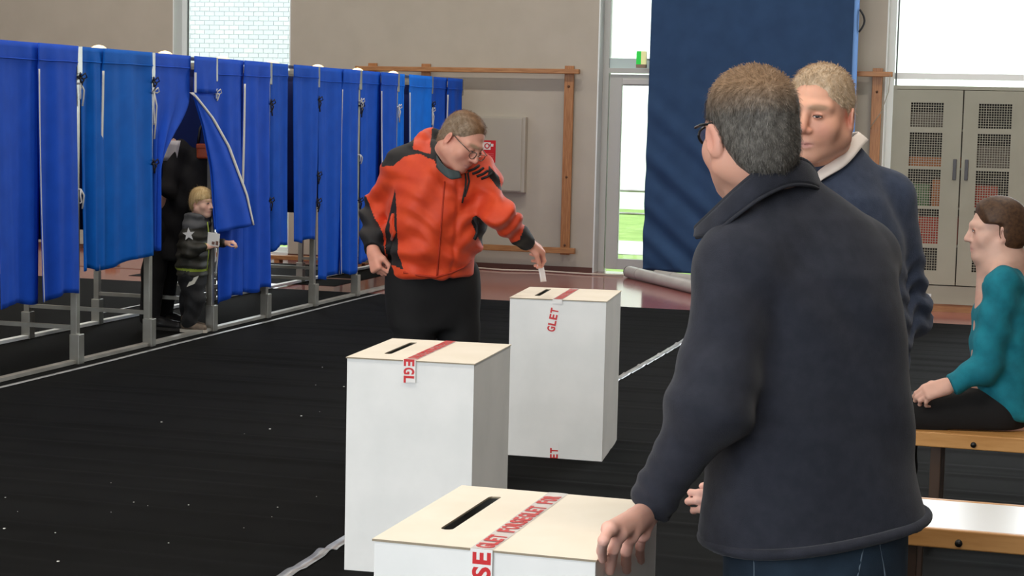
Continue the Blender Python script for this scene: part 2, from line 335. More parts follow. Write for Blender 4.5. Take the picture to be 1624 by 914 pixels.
MB().tube([(1.06+0.05*math.sin(math.pi*k/8), 0.0, 2.46+0.22*k/8) for k in range(9)], 0.011, 6).build('loop', mat('black_cord', srgb(25, 25, 28), 0.6), bc)
MB().tube([(-1.1, 0.02, 5.62), (1.1, 0.02, 5.62)], 0.03, 8).build('track', METAL, bc)
TUBE = mat('grey_plastic_roll', srgb(196, 194, 188), 0.35, srgb(184, 182, 176), 6)
def roll(p0, p1, r, label):
    p0, p1 = Vector(p0), Vector(p1); e = tag(empty('floor_roll', p0), label, 'roll'); dv = p1-p0; ln = dv.length; n = dv.normalized()
    MB().tube([n*0.0, dv], r, 18, cap=False).tube([n*0.0, dv], r*0.72, 18, cap=False).build('tube', TUBE, e)
    MB().tube([n*-0.008, n*0.01], r*1.02, 18).build('end_cap', mat('roll_end', srgb(88, 84, 82), 0.6), e)
    MB().tube([n*0.28, n*0.3], r*1.02, 18).build('band', mat('roll_band', srgb(176, 172, 168), 0.5), e)
roll((-4.02, 17.98, 0.062), (-2.55, 15.85, 0.062), 0.06, 'long grey plastic roll lying on the red floor')
roll((-3.72, 17.88, 0.052), (-2.4, 16.75, 0.052), 0.05, 'shorter grey roll lying behind the long roll by the curtain')
# ------------------------------------------------------------------ ceiling lamps
LG = mat('lamp_diffuser', (1, 1, 1), 0.5, emit=(1.0, 0.93, 0.82), estr=2.0)
for i, x in enumerate((-9.5, -4.5, 0.5)):
    for j, y in enumerate((-2, 4, 10, 15.5)):
        e = empty('ceiling_lamp', (x, y, 6.1)); tag(e, 'long ceiling lamp, %s row, %s from the back wall' % (('left', 'middle', 'right')[i], ('fourth', 'third', 'second', 'first')[j]), 'lamp', 'ceiling lamps')
        MB().box(-1.2, 1.2, -0.14, 0.14, 0.02, 0.12).build('housing', WHITE, e); MB().box(-1.16, 1.16, -0.12, 0.12, 0.0, 0.02).build('diffuser', LG, e)
        for s in (-1, 1): MB().tube([(s, 0, 0.12), (s, 0, 0.3)], 0.008, 6).build('hanger', METAL, e)
        l = area('lamp_light', (x, y, 6.08), (0, 0, 0), 2.3, 0.24, LAMP_POWER, (1.0, 0.91, 0.80)); l.data.spread = math.radians(160)
# ------------------------------------------------------------------ voting booths
SF, SB, HB = -5.795, -6.72, 1.99
def pt(i): return 10.01+0.96*i
bf = empty('voting_booth_stand', (SF, pt(-2), 0.006)); tag(bf, 'grey metal frame of the row of voting booths', 'booth frame')
NB = range(-2, 9)
def lx(s): return s-SF
def lt(t): return t-pt(-2)
fp = MB().box(-0.022, 0.022, -0.022, 0.022, 0.02, HB, bev=0.003); rp = MB().box(-0.02, 0.02, -0.02, 0.02, 0.02, HB-0.02)
slv = MB().box(-0.034, 0.034, -0.034, 0.034, 0.0, 0.19, bev=0.004); cr_ = MB().box(SB-SF+0.02, -0.022, -0.013, 0.013, -0.013, 0.013); fl = MB().box(-0.026, 0.026, 0, 0.96-0.04, 0, 0.022); cl = MB().box(-0.03, 0.03, -0.03, 0.03, 0, 0.17, bev=0.003)
P = {}
def part(nm, mb, m, loc, parent=bf):
    key = (nm, id(mb))
    if key not in P: P[key] = mb.build(nm, m, parent, loc); return P[key]
    o = P[key].copy(); COL.objects.link(o); o.parent = parent; o.location = loc; return o
for i in NB:
    t = lt(pt(i))
    part('post', fp, METAL, (0, t, 0)); part('foot_sleeve', slv, METAL, (0.012, t, 0)); part('top_clamp', cl, METAL, (0.006, t, HB-0.17))
    part('rear_post', rp, METAL, (SB-SF, t, 0)); part('rear_foot', slv, METAL, (SB-SF, t, 0))
    part('cross_bar', cr_, METAL, (0, t, 0.23)); part('top_bar', cr_, METAL, (0, t, HB-0.05))
    if i < 8:
        part('floor_rail', fl, ALU, (0, t+0.02, 0.004)); part('rear_floor_rail', fl, WHITE, (SB-SF-0.0, t+0.02, 0.004))  # rear rail is white: the bright reflection on its metal put into the colour
rodm = MB().box(-0.012, 0.012, 0, 0.96*10, -0.012, 0.012); rodm.build('curtain_rod', METAL, bf, (0, 0, HB-0.02)); part('rear_rod', rodm, METAL, (SB-SF, 0, HB-0.03))
# ties on the posts
TIEW = mat('white_tie', srgb(205, 205, 205), 0.8); TIED = mat('dark_tie', srgb(28, 30, 42), 0.8)
def tie(i, z, m, ln, bow=True, sd=1):
    t = lt(pt(i)); r = random.uniform; w = MB()
    w.tube([(0.03*math.cos(k*math.pi/4)+0.005, t+0.03*math.sin(k*math.pi/4), z) for k in range(9)], 0.006, 5, cap=False)
    for s in (-1, 1):
        y = t+0.01*s; w.tube([(0.04, t, z), (0.05, y+0.012*s, z-ln*0.3), (0.046, y+r(-0.01, 0.015), z-ln*0.65), (0.042, y+r(-.01, .01), z-ln*(1 if s > 0 else 0.7))], 0.006, 5)
        if bow: w.tube([(0.04, t, z), (0.055, t+0.03*s, z+0.025), (0.055, t+0.05*s, z), (0.045, t+0.03*s, z-0.012), (0.04, t, z)], 0.005, 5)
    o = w.build('tie_string', m, bf); return o
for (i, z, m, ln, b) in ((0, 1.8, TIED, .06, True), (0, 1.76, TIEW, .14, False), (0, 1.1, TIEW, .12, False), (1, 1.8, TIED, .06, True), (1, 1.73, TIEW, .32, True), (1, 1.25, TIED, .07, True), (2, 1.74, TIEW, .06, True), (2, 0.72, TIEW, .3, False), (3, 1.68, TIED, .1, True), (3, 0.92, TIED, .08, True),
                         (4, 1.72, TIED, .1, True), (4, 1.1, TIED, .08, True), (4, .88, TIED, .09, True), (5, 1.72, TIEW, .08, True), (5, 1.68, TIED, .1, True), (5, 1.25, TIEW, .08, False), (5, .85, TIED, .1, True), (6, 1.68, TIEW, .14, True), (7, 1.66, TIEW, .2, True), (7, 1.72, TIED, .06, True)): tie(i, z, m, ln, b)
def cloth(name, r, g, b): return mat(name, srgb(r, g, b), 0.62, srgb(r*0.9, g*0.93, b*0.95), 7, bump=0.08, bscale=240, spec=0.12)
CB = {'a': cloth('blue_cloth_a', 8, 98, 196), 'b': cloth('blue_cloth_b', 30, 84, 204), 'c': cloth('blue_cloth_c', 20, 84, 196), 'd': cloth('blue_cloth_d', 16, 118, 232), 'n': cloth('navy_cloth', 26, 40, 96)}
TRIM = mat('white_piping', srgb(222, 220, 214), 0.6)
def folds(u, v, seed, amp):
    s = seed*1.7
    k = 0.35+0.65*(1-v)
    return amp*k*(1.1*math.sin(u*8+s+.9*math.sin(u*5+s*2))+0.7*math.sin(u*15+s*2.1+v*1.6+.8*math.sin(u*7+s))+0.28*math.sin(u*33+s*3+v)*(.5+.5*math.sin(u*6+s))+0.8*math.sin(u*4.5+s+v*2.5))
def panel(cur, t0, t1, zb0, zb1, m, seed, edge, amp=0.016, off=0.0, warp=None, parent=None):
    """one hanging half of a booth curtain; edge: which side carries the white piping"""
    def P_(u, v):
        t = t0+(t1-t0)*u; zb = zb0+(zb1-zb0)*u+0.012*math.sin(u*8+seed)
        z = zb+(HB+0.005-zb)*v
        x = 0.014+off+folds(u, v, seed, amp)*(1-0.85*max(0, (v-0.9)/0.1))+0.006*(1-v)
        if v > 0.93: x += 0.006
        p = (x, t, z)
        return warp(u, v, p) if warp else p
    nu, nv = max(14, int((t1-t0)/0.022)), 46
    o = MB().sheet(P_, nu, nv).build('panel', m, cur, solid=0.003)
    MB().sheet(lambda u, v: tuple(a+b for a, b in zip(P_(u, 0.935+0.0*v), (0.004, 0, -0.004+0.008*v))), nu, 1).build('header_seam', m, o, solid=0.002)
    if edge is not None:
        sgn = 1 if edge == 0 else -1
        def E_(u, v):
            v2 = v*0.9; p = P_(edge, v2); q = P_(edge+sgn*0.03, v2); d = Vector(q)-Vector(p); d = d.normalized()
            return tuple(Vector(p)+d*(0.022*u)+Vector((0.006, 0, 0)))
        MB().sheet(E_, 1, 40).build('piping', TRIM, o, solid=0.003)
    return o
def curtain(i, slit, hem, key, label, gap=0.0, over=0.02, piping=(0, None), seed=None):
    c = empty('booth_curtain', (SF, pt(i), 0)); tag(c, label, 'curtain', 'blue voting booth curtains')
    seed = seed if seed is not None else i+3
    L = 0.96; a, b = 0.03, L-0.03; m = a+(b-a)*slit
    panel(c, a, m-gap+over, hem[0], hem[1], CB[key], seed, piping[1], off=0.0)
    panel(c, m+gap-over, b, hem[1], hem[2], CB[key], seed+5, piping[0], off=0.022)
    return c
curtain(-2, .5, (.5, .5, .5), 'b', 'blue booth curtain in the bay nearest the camera', seed=2)
curtain(-1, .5, (.45, .44, .47), 'b', 'blue booth curtain cut off by the edge, nearest complete bay before the post', seed=4)
curtain(0, .30, (.60, .58, .64), 'a', 'teal-blue booth curtain with one long white-edged slit, left of the child', piping=(0, None), seed=5)
curtain(2, .5, (.2, .24, .25), 'b', 'long blue booth curtain hanging low right behind the opened flap', seed=9)
curtain(3, .40, (.52, .57, .57), 'c', 'short blue booth curtain with a dark gap between its halves', gap=0.035, over=0, piping=(None, None), seed=3)
curtain(4, .58, (.22, .23, .22), 'c', 'long blue booth curtain just left of the man in the orange jacket', seed=8)
curtain(5, .52, (.3, .3, .3), 'c', 'blue booth curtain directly behind the orange sleeve', seed=11)
curtain(6, .22, (.3, .3, .3), 'd', 'brightest blue booth curtain above the orange shoulder', gap=0.03, over=0, seed=14)
curtain(7, .5, (.3, .3, .3), 'c', 'blue booth curtain at the far end of the row', seed=16)
# the opened bay: both halves pulled apart from the slit
oc = empty('booth_curtain', (SF, pt(1), 0)); tag(oc, 'blue booth curtain pulled open around the child', 'curtain', 'blue voting booth curtains')
SL = 0.58
def sm(x): x = max(0, min(1, x)); return x*x*(3-2*x)
def wl(u, v, p):
    k = sm((0.80-v)/0.42); x, t, z = p
    e = 0.03+(SL-0.03)*(1-0.80*k)
    t2 = 0.03+(t-0.03)/(SL-0.03)*(e-0.03)
    return (x+0.03*k*math.sin(u*16)-0.02*k*u, t2, z)
panel(oc, 0.03, SL, .66, .66, CB['b'], 21, None, warp=wl, amp=0.01)
def seg_t(z, rows): return tuple(np.interp(z, [r[0] for r in rows], [r[k] for r in rows]) for k in (1, 2))
ZA = 1.74
foldl = [(0.74, .84, .10), (1.2, .80, .08), (1.5, .71, .06), (ZA, SL, .045)]          # z, t, x of the fold line
triml = [(0.74, 1.40, .16), (1.0, 1.28, .15), (1.36, 1.04, .11), (1.56, .84, .08), (ZA, SL+.002, .05)]
def rtop(u, v): z = ZA+(HB+0.005-ZA)*v; return (0.05+folds(u, v, 25, .006)*(1-.8*v), SL+(0.93-SL)*u, z)
pt_ = MB().sheet(rtop, 16, 8)
def rback(u, v):
    z = .76+(ZA-.76)*v; t, x = seg_t(z, foldl); return (x-.012+.010*math.sin(u*9)*(1-v), t+(max(.97, t+.01)-t)*u, z)
pt_.sheet(rback, 6, 30)
rp_ = pt_.build('panel', CB['b'], oc, solid=.003)
def rfold(u, v):
    z = .74+(ZA-.74)*v+.03*(1-v)*u; a, b = seg_t(z, foldl), seg_t(z, triml)
    return (a[1]+(b[1]-a[1])*u+.02*math.sin(math.pi*u)*(1-v)+.012*math.sin(u*11+v*3)*(1-v), a[0]+(b[0]-a[0])*u, z)
fo_ = MB().sheet(rfold, 18, 34).build('folded_flap', CB['b'], oc, solid=.003)
def rpip(u, v): p = Vector(rfold(1, v)); q_ = Vector(rfold(.9, v)); d_ = (q_-p).normalized() if (q_-p).length > 1e-6 else Vector((0, -1, 0)); return tuple(p+d_*(.030*u+.012)+Vector((.008, 0, 0)))
MB().sheet(rpip, 1, 34).build('piping', TRIM, fo_, solid=.003)
MB().box(.052, .058, SL-.005, SL+.020, ZA, ZA+.14).build('piping', TRIM, fo_)
# dividers and rear curtains, navy inside
for i in range(-1, 9):
    e = empty('booth_divider', (SF, pt(i), 0)); tag(e, 'navy divider curtain between booths, %s from the far end' % ('tenth', 'ninth', 'eighth', 'seventh', 'sixth', 'fifth', 'fourth', 'third', 'second', 'first')[i+1], 'curtain', 'divider curtains inside the booths')
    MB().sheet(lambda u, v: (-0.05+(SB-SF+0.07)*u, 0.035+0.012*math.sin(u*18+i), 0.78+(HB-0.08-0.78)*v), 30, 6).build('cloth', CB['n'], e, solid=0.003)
    if i < 8:
        r = empty('booth_rear_curtain', (SB, pt(i), 0)); tag(r, 'navy rear booth curtain, %s from the far end' % ('ninth', 'eighth', 'seventh', 'sixth', 'fifth', 'fourth', 'third', 'second', 'first')[i+1], 'curtain', 'rear curtains of the booths')
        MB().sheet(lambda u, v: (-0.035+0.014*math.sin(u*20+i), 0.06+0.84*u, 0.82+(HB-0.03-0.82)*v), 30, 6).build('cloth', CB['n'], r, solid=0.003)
# lamps clipped on the dividers
LW = mat('lamp_shade_lit', srgb(255, 226, 180), 0.5, emit=srgb(255, 214, 150), estr=1.1); LBASE = mat('lamp_clip', srgb(200, 190, 170), 0.5)
for k, i in enumerate((1, 2, 3, 4, 5, 6, 7)):
    e = empty('booth_lamp', (-6.17, pt(i), HB-0.024)); tag(e, 'small lit cream lamp on top of the booths, %s from the left' % ('first', 'second', 'third', 'fourth', 'fifth', 'sixth', 'seventh')[k], 'lamp', 'lamps on top of the booths')
    MB().lathe([(0.002, 0.075), (0.03, 0.07), (0.05, 0.058), (0.058, 0.04), (0.055, 0.025), (0.03, 0.014)], n=16).build('lamp_shade', LW, e)
    MB().box(-0.02, 0.02, -0.02, 0.02, -0.03, 0.02).build('clip', LBASE, e)
    l = bpy.data.lights.new('booth_glow', 'POINT'); l.energy = 1.2; l.color = (1, .8, .55); l.shadow_soft_size = 0.05
    lo = bpy.data.objects.new('booth_glow', l); COL.objects.link(lo); lo.location = (-6.17, pt(i), HB+0.1)
# ------------------------------------------------------------------ ballot boxes
BW, BD, BH = 0.46, 0.5634, 0.768
def put_text(me, parent, M, name='printed_letters'):
    o = bpy.data.objects.new(name, me); COL.objects.link(o); o.parent = parent; o.matrix_local = M
    if not me.materials: me.materials.append(REDPRINT)
    return o
LS = 0.0505
def letters(word, parent, start, adv, upv, nrm):
    """letters one after another from start along adv, their tops towards upv"""
    a, u, n = Vector(adv).normalized(), Vector(upv).normalized(), Vector(nrm).normalized()
    p = Vector(start)
    for ch_ in word:
        if ch_ != ' ':
            if ch_ not in LET: LET[ch_] = text_mesh(ch_, LS, 0.0018)
            me = LET[ch_]; xs_ = [v.co.x for v in me.vertices]; w0, w1 = min(xs_), max(xs_); sx = 0.0245/(w1-w0); q = p+a*(-w0*sx)
            M = Matrix(((a.x*sx, u.x, n.x, q.x), (a.y*sx, u.y, n.y, q.y), (a.z*sx, u.z, n.z, q.z), (0, 0, 0, 1)))
            put_text(me, parent, M)
        p = p+a*0.0292
LET = {}
def ballot_box(loc, rz, label):
    e = empty('ballot_box', loc, rz); tag(e, label, 'ballot box', 'white cardboard ballot boxes')
    w = 0.006
    MB().box(0, BW, 0, w, 0, BH-0.004, bev=0.0015).build('front_panel', CARD, e); MB().box(0, BW, BD-w, BD, 0, BH-0.004, bev=0.0015).build('back_panel', CARD, e)
    MB().box(0, w, w, BD-w, 0, BH-0.004).build('side_panel', CARD, e); MB().box(BW-w, BW, w, BD-w, 0, BH-0.004, bev=0.001).build('side_panel', CARD, e)
    MB().box(w, BW-w, w, BD-w, 0, w).build('bottom_panel', CARD, e)
    # lid of two flaps with a real slot
    s0, s1, v0, v1 = 0.094, 0.121, 0.128, 0.478
    def lid(u, v): return 0.0025*math.sin(u*5+1)*math.sin(v*math.pi)
    lb = MB(); z0, z1 = BH-0.004, BH
    # the slot has slightly bowed ends
    N = 10; hole = [(s0, v0+0.012), (s0+0.004, v0+0.003), (s0+0.013, v0), (s1-0.006, v0+0.002), (s1, v0+0.01), (s1, v1-0.004), (s1-0.004, v1), (s0+0.004, v1-0.004), (s0, v1-0.012)]
    outer = [(-0.003, -0.003), (0.07, -0.003), (0.11, -0.003), (0.15, -0.003), (0.229, -0.003), (0.229, BD+0.003), (0.15, BD+0.003), (0.07, BD+0.003), (-0.003, BD+0.003)]
    for z in (z0, z1):
        base = [(x, y, z) for x, y in hole]+[(x, y, z) for x, y in outer]; n = len(hole)
        lb.add(base, [(k, (k+1) % n, n+(k+1) % n, n+k) for k in range(n)])
    n = len(hole)
    lb.add([(x, y, z) for z in (z0, z1) for x, y in hole], [(k, (k+1) % n, n+(k+1) % n, n+k) for k in range(n)], 1)
    lb.add([(x, y, z) for z in (z0, z1) for x, y in outer], [(k, (k+1) % n, n+(k+1) % n, n+k) for k in range(n)], 1)
    lb.build('lid_flap', [CARDLIT, CARDEDGE], e)
    MB().box(0.2305, BW+0.003, -0.003, BD+0.003, z0, z1).build('lid_flap', CARDLIT, e)
    MB().box(-0.003, BW+0.003, -0.0045, -0.003, z0-0.0005, z1-0.0006).build('lid_edge', CARDEDGE, e)
    MB().box(w, BW-w, w, BD-w, 0.4, 0.402).build('inner_sheet', DARKIN, e)  # dark sheet across the inside, below the slot
    return e
TX = 0.229
def tape(e, zfront, tilt=0.0, blank=False):
    MB().sheet(lambda u, v: (TX-0.023+0.046*u, -0.003+v*(BD+0.006), BH+0.0008+0.0008*math.sin(v*40)*math.sin(u*3.1)), 4, 40).build('tape', TAPE, e)
    MB().box(TX-0.023, TX+0.023, -0.0062, -0.0048, BH-zfront, BH+0.0006).build('tape', TAPE, e)
bA = ballot_box((-1.254, 3.334, 0.0), -0.0071, 'nearest white ballot box under the hand of the man in the fleece')
tape(bA, 0.30)
letters('FORSEGLETFORSEGLET'[0:5], bA, (TX+0.018, -0.0064, BH-0.147), (0, 0, 1), (-1, 0, 0), (0, -1, 0))
letters('GLET FORSEGLET FOR', bA, (TX+0.018, 0.003, BH+0.0022), (0, 1, 0), (-1, 0, 0), (0, 0, 1))
bB = ballot_box((-2.307, 5.836, 0.0), 0.0637, 'white ballot box standing in the middle, tape ending in EGL on its front')
tape(bB, 0.078)
letters('EGL', bB, (TX-0.018, -0.0064, BH+0.004), (0, 0, -1), (1, 0, 0), (0, -1, 0))
letters('FORSEGLETFORSEGLFORS'[2:20], bB, (TX-0.018, BD-0.004, BH+0.0022), (0, -1, 0), (1, 0, 0), (0, 0, 1))
bC = ballot_box((-2.387, 8.117, 0.0), 0.1044, 'farthest white ballot box, below the hand dropping a ballot')
tape(bC, 0.02)
tl = math.radians(12)
tp = MB().box(-0.024, 0.024, -0.0008, 0, -0.145, 0.0).build('tape', TAPE, bC); tp.location = (0.222, -0.0001, BH-0.012); tp.rotation_euler = (0, math.radians(9), 0)
ca_, sa_ = math.cos(math.radians(9)), math.sin(math.radians(9))
letters('GLET', bC, (0.2165, -0.0024, 0.612), (sa_, 0, ca_), (-ca_, 0, sa_), (0, -1, 0))
MB().box(TX-0.02, TX+0.024, -0.0012, 0, 0.0, 0.085).build('tape', TAPE, bC)
letters('ET', bC, (TX+0.018, -0.0024, 0.004), (0, 0, 1), (-1, 0, 0), (0, -1, 0))
letters('FORSEGLETFORSEGLET', bC, (TX+0.018, 0.002, BH+0.0022), (0, 1, 0), (-1, 0, 0), (0, 0, 1))
# ------------------------------------------------------------------ steel cabinet
ck = empty('steel_cabinet', (-1.28, 16.1, 0)); tag(ck, 'beige steel cabinet with perforated doors beside the tall window', 'cabinet')
CW, CD, CZ0, CZ1 = 1.2, 0.45, 0.07, 1.97
cbm = MB().box(0, 0.03, 0, CD, CZ0, CZ1).box(CW-0.03, CW, 0, CD, CZ0, CZ1).box(0.03, CW-0.03, CD-0.02, CD, CZ0, CZ1).box(0.03, CW-0.03, 0.0, CD-0.02, CZ0, CZ0+0.16).box(0, CW, -0.005, CD, CZ1-0.03, CZ1)
cbm.build('body', CABM, ck); MB().box(.031, CW-.031, CD-.03, CD-.021, CZ0+.16, CZ1-.03).build('shade_sheet', mat('cabinet_painted_shade', srgb(60, 58, 54), .8), ck)  # dark sheet added at the back: shade behind the holes put into its colour
MB().box(0.01, CW-0.01, 0.02, CD, 0.0, CZ0).build('plinth', PINEH, ck)
MB().box(0.33, 0.4, -0.004, 0, 0.13, 0.155).build('name_plate', WHITE, ck)
bands = [(1.61, 1.825), (1.27, 1.565), (0.925, 1.245), (0.595, 0.9), (0.36, 0.56)]
for q_, x0 in enumerate((0.03, 0.605)):
    dd = MB(); px0, px1 = x0+0.125, x0+0.405; y0, y1 = -0.012, 0.0
    dd.box(x0, px0, y0, y1, 0.24, CZ1-0.035).box(px1, x0+0.565, y0, y1, 0.24, CZ1-0.035).box(px0, px1, y0, y1, 0.24, bands[-1][0]).box(px0, px1, y0, y1, bands[0][1], CZ1-0.035)
    for k in range(len(bands)-1): dd.box(px0, px1, y0, y1, bands[k+1][1], bands[k][0])
    do = dd.build('door', CABM, ck)
    for (z0, z1) in bands:
        pm = MB(); n = 13
        for k in range(n+1): xx = px0+(px1-px0)*k/n; pm.box(xx-0.0024, xx+0.0024, -0.01, -0.004, z0, z1)
        nz = int(round((z1-z0)/0.0215))
        for k in range(nz+1): zz = z0+(z1-z0)*k/nz; pm.box(px0, px1, -0.0098, -0.0042, zz-0.0024, zz+0.0024)
        pm.build('perforated_panel', CABM, do)
    hx = x0+0.505 if q_ == 0 else x0+0.03
    MB().box(hx, hx+0.03, -0.03, -0.012, 1.16, 1.34, bev=0.004).build('handle', mat('handle_dark', srgb(84, 84, 88), 0.4), do)
for z in (0.58, 0.91, 1.255, 1.59): MB().box(0.03, CW-0.03, 0.03, CD-0.02, z-0.01, z+0.008).build('shelf', CABM, ck)
cc = [(srgb(196, 70, 52), 'red'), (srgb(90, 130, 84), 'green'), (srgb(200, 120, 70), 'orange'), (srgb(120, 110, 100), 'brown')]
for (x, z, w_, h_, ci) in ((0.1, 1.598, .5, .14, 3), (0.08, 1.263, .52, .09, 2), (0.12, .918, .22, .2, 1), (0.36, .918, .2, .24, 2), (0.62, .918, .3, .2, 0), (0.1, .588, .5, .24, 0), (0.66, .588, .4, .2, 1), (0.62, 1.263, .4, .2, 3), (0.1, .235, .48, .1, 3)):
    o = MB().box(0, w_, 0, 0.28, 0, h_, bev=0.008).build('storage_box', [mat('storage_'+cc[ci][1], cc[ci][0], 0.6), WHITE], None, (-1.28+x, 16.15, z))
    tag(o, '%s storage box on the %s shelf of the steel cabinet, %s' % (cc[ci][1], {160: 'top', 126: 'second', 92: 'middle', 59: 'fourth', 24: 'bottom'}[round(z*100+.01)], 'behind the left door' if x < 0.3 else ('at the middle' if x < .5 else 'behind the right door')), 'box', 'boxes inside the steel cabinet')
# hanging string by the window frame
tag(MB().tube([(-1.49, 18.268, 2.12), (-1.5, 18.25, 1.95), (-1.56, 18.22, 1.75), (-1.66, 18.25, 1.6), (-1.66, 18.325, 1.58)], 0.004, 5).build('cord', mat('thin_cord', srgb(150, 146, 130), 0.6)), 'thin cord hanging beside the tall window', 'cord')
# ------------------------------------------------------------------ benches at the right
BT = mat('bench_white', srgb(236, 238, 240), 0.35); BWOOD = mat('bench_beech', srgb(205, 152, 92), 0.4, srgb(188, 134, 74), 4, stretch=(1.5, 12, 12))
def bench(x0, t0, top, label):
    e = empty('bench', (x0, t0, 0)); tag(e, label, 'bench')
    L, D = 2.0, 0.4; z = 0.452
    MB().box(0, L, 0.0, D, z-0.02, z, bev=0.003).build('seat_board', top, e)
    MB().box(0, L, -0.022, 0.0, z-0.056, z+0.001, bev=0.004).build('side_beam', BWOOD, e); MB().box(0, L, D, D+0.022, z-0.056, z+0.001, bev=0.004).build('side_beam', BWOOD, e)
    for x in (0.08, L-0.12):
        for y in (0.02, D-0.06): MB().box(x, x+0.04, y, y+0.04, 0.014, z-0.02, bev=0.003).build('leg', mat('bench_leg', srgb(70, 52, 40), 0.5), e)
    for x in (0.24, 1.0, 1.7): MB().lathe([(0.011, 0), (0.011, 0.008), (0.0, 0.009)], n=10).build('bolt', mat('bolt_black', srgb(25, 25, 25), 0.4), e, (x, -0.022, z-0.036)).rotation_euler = (math.radians(90), 0, 0)
    return e
bench(-0.42, 5.31, BT, 'white topped wooden bench in front, beside the man in the fleece')
bench(-0.44, 7.0, BWOOD, 'wooden bench under the seated person in teal')
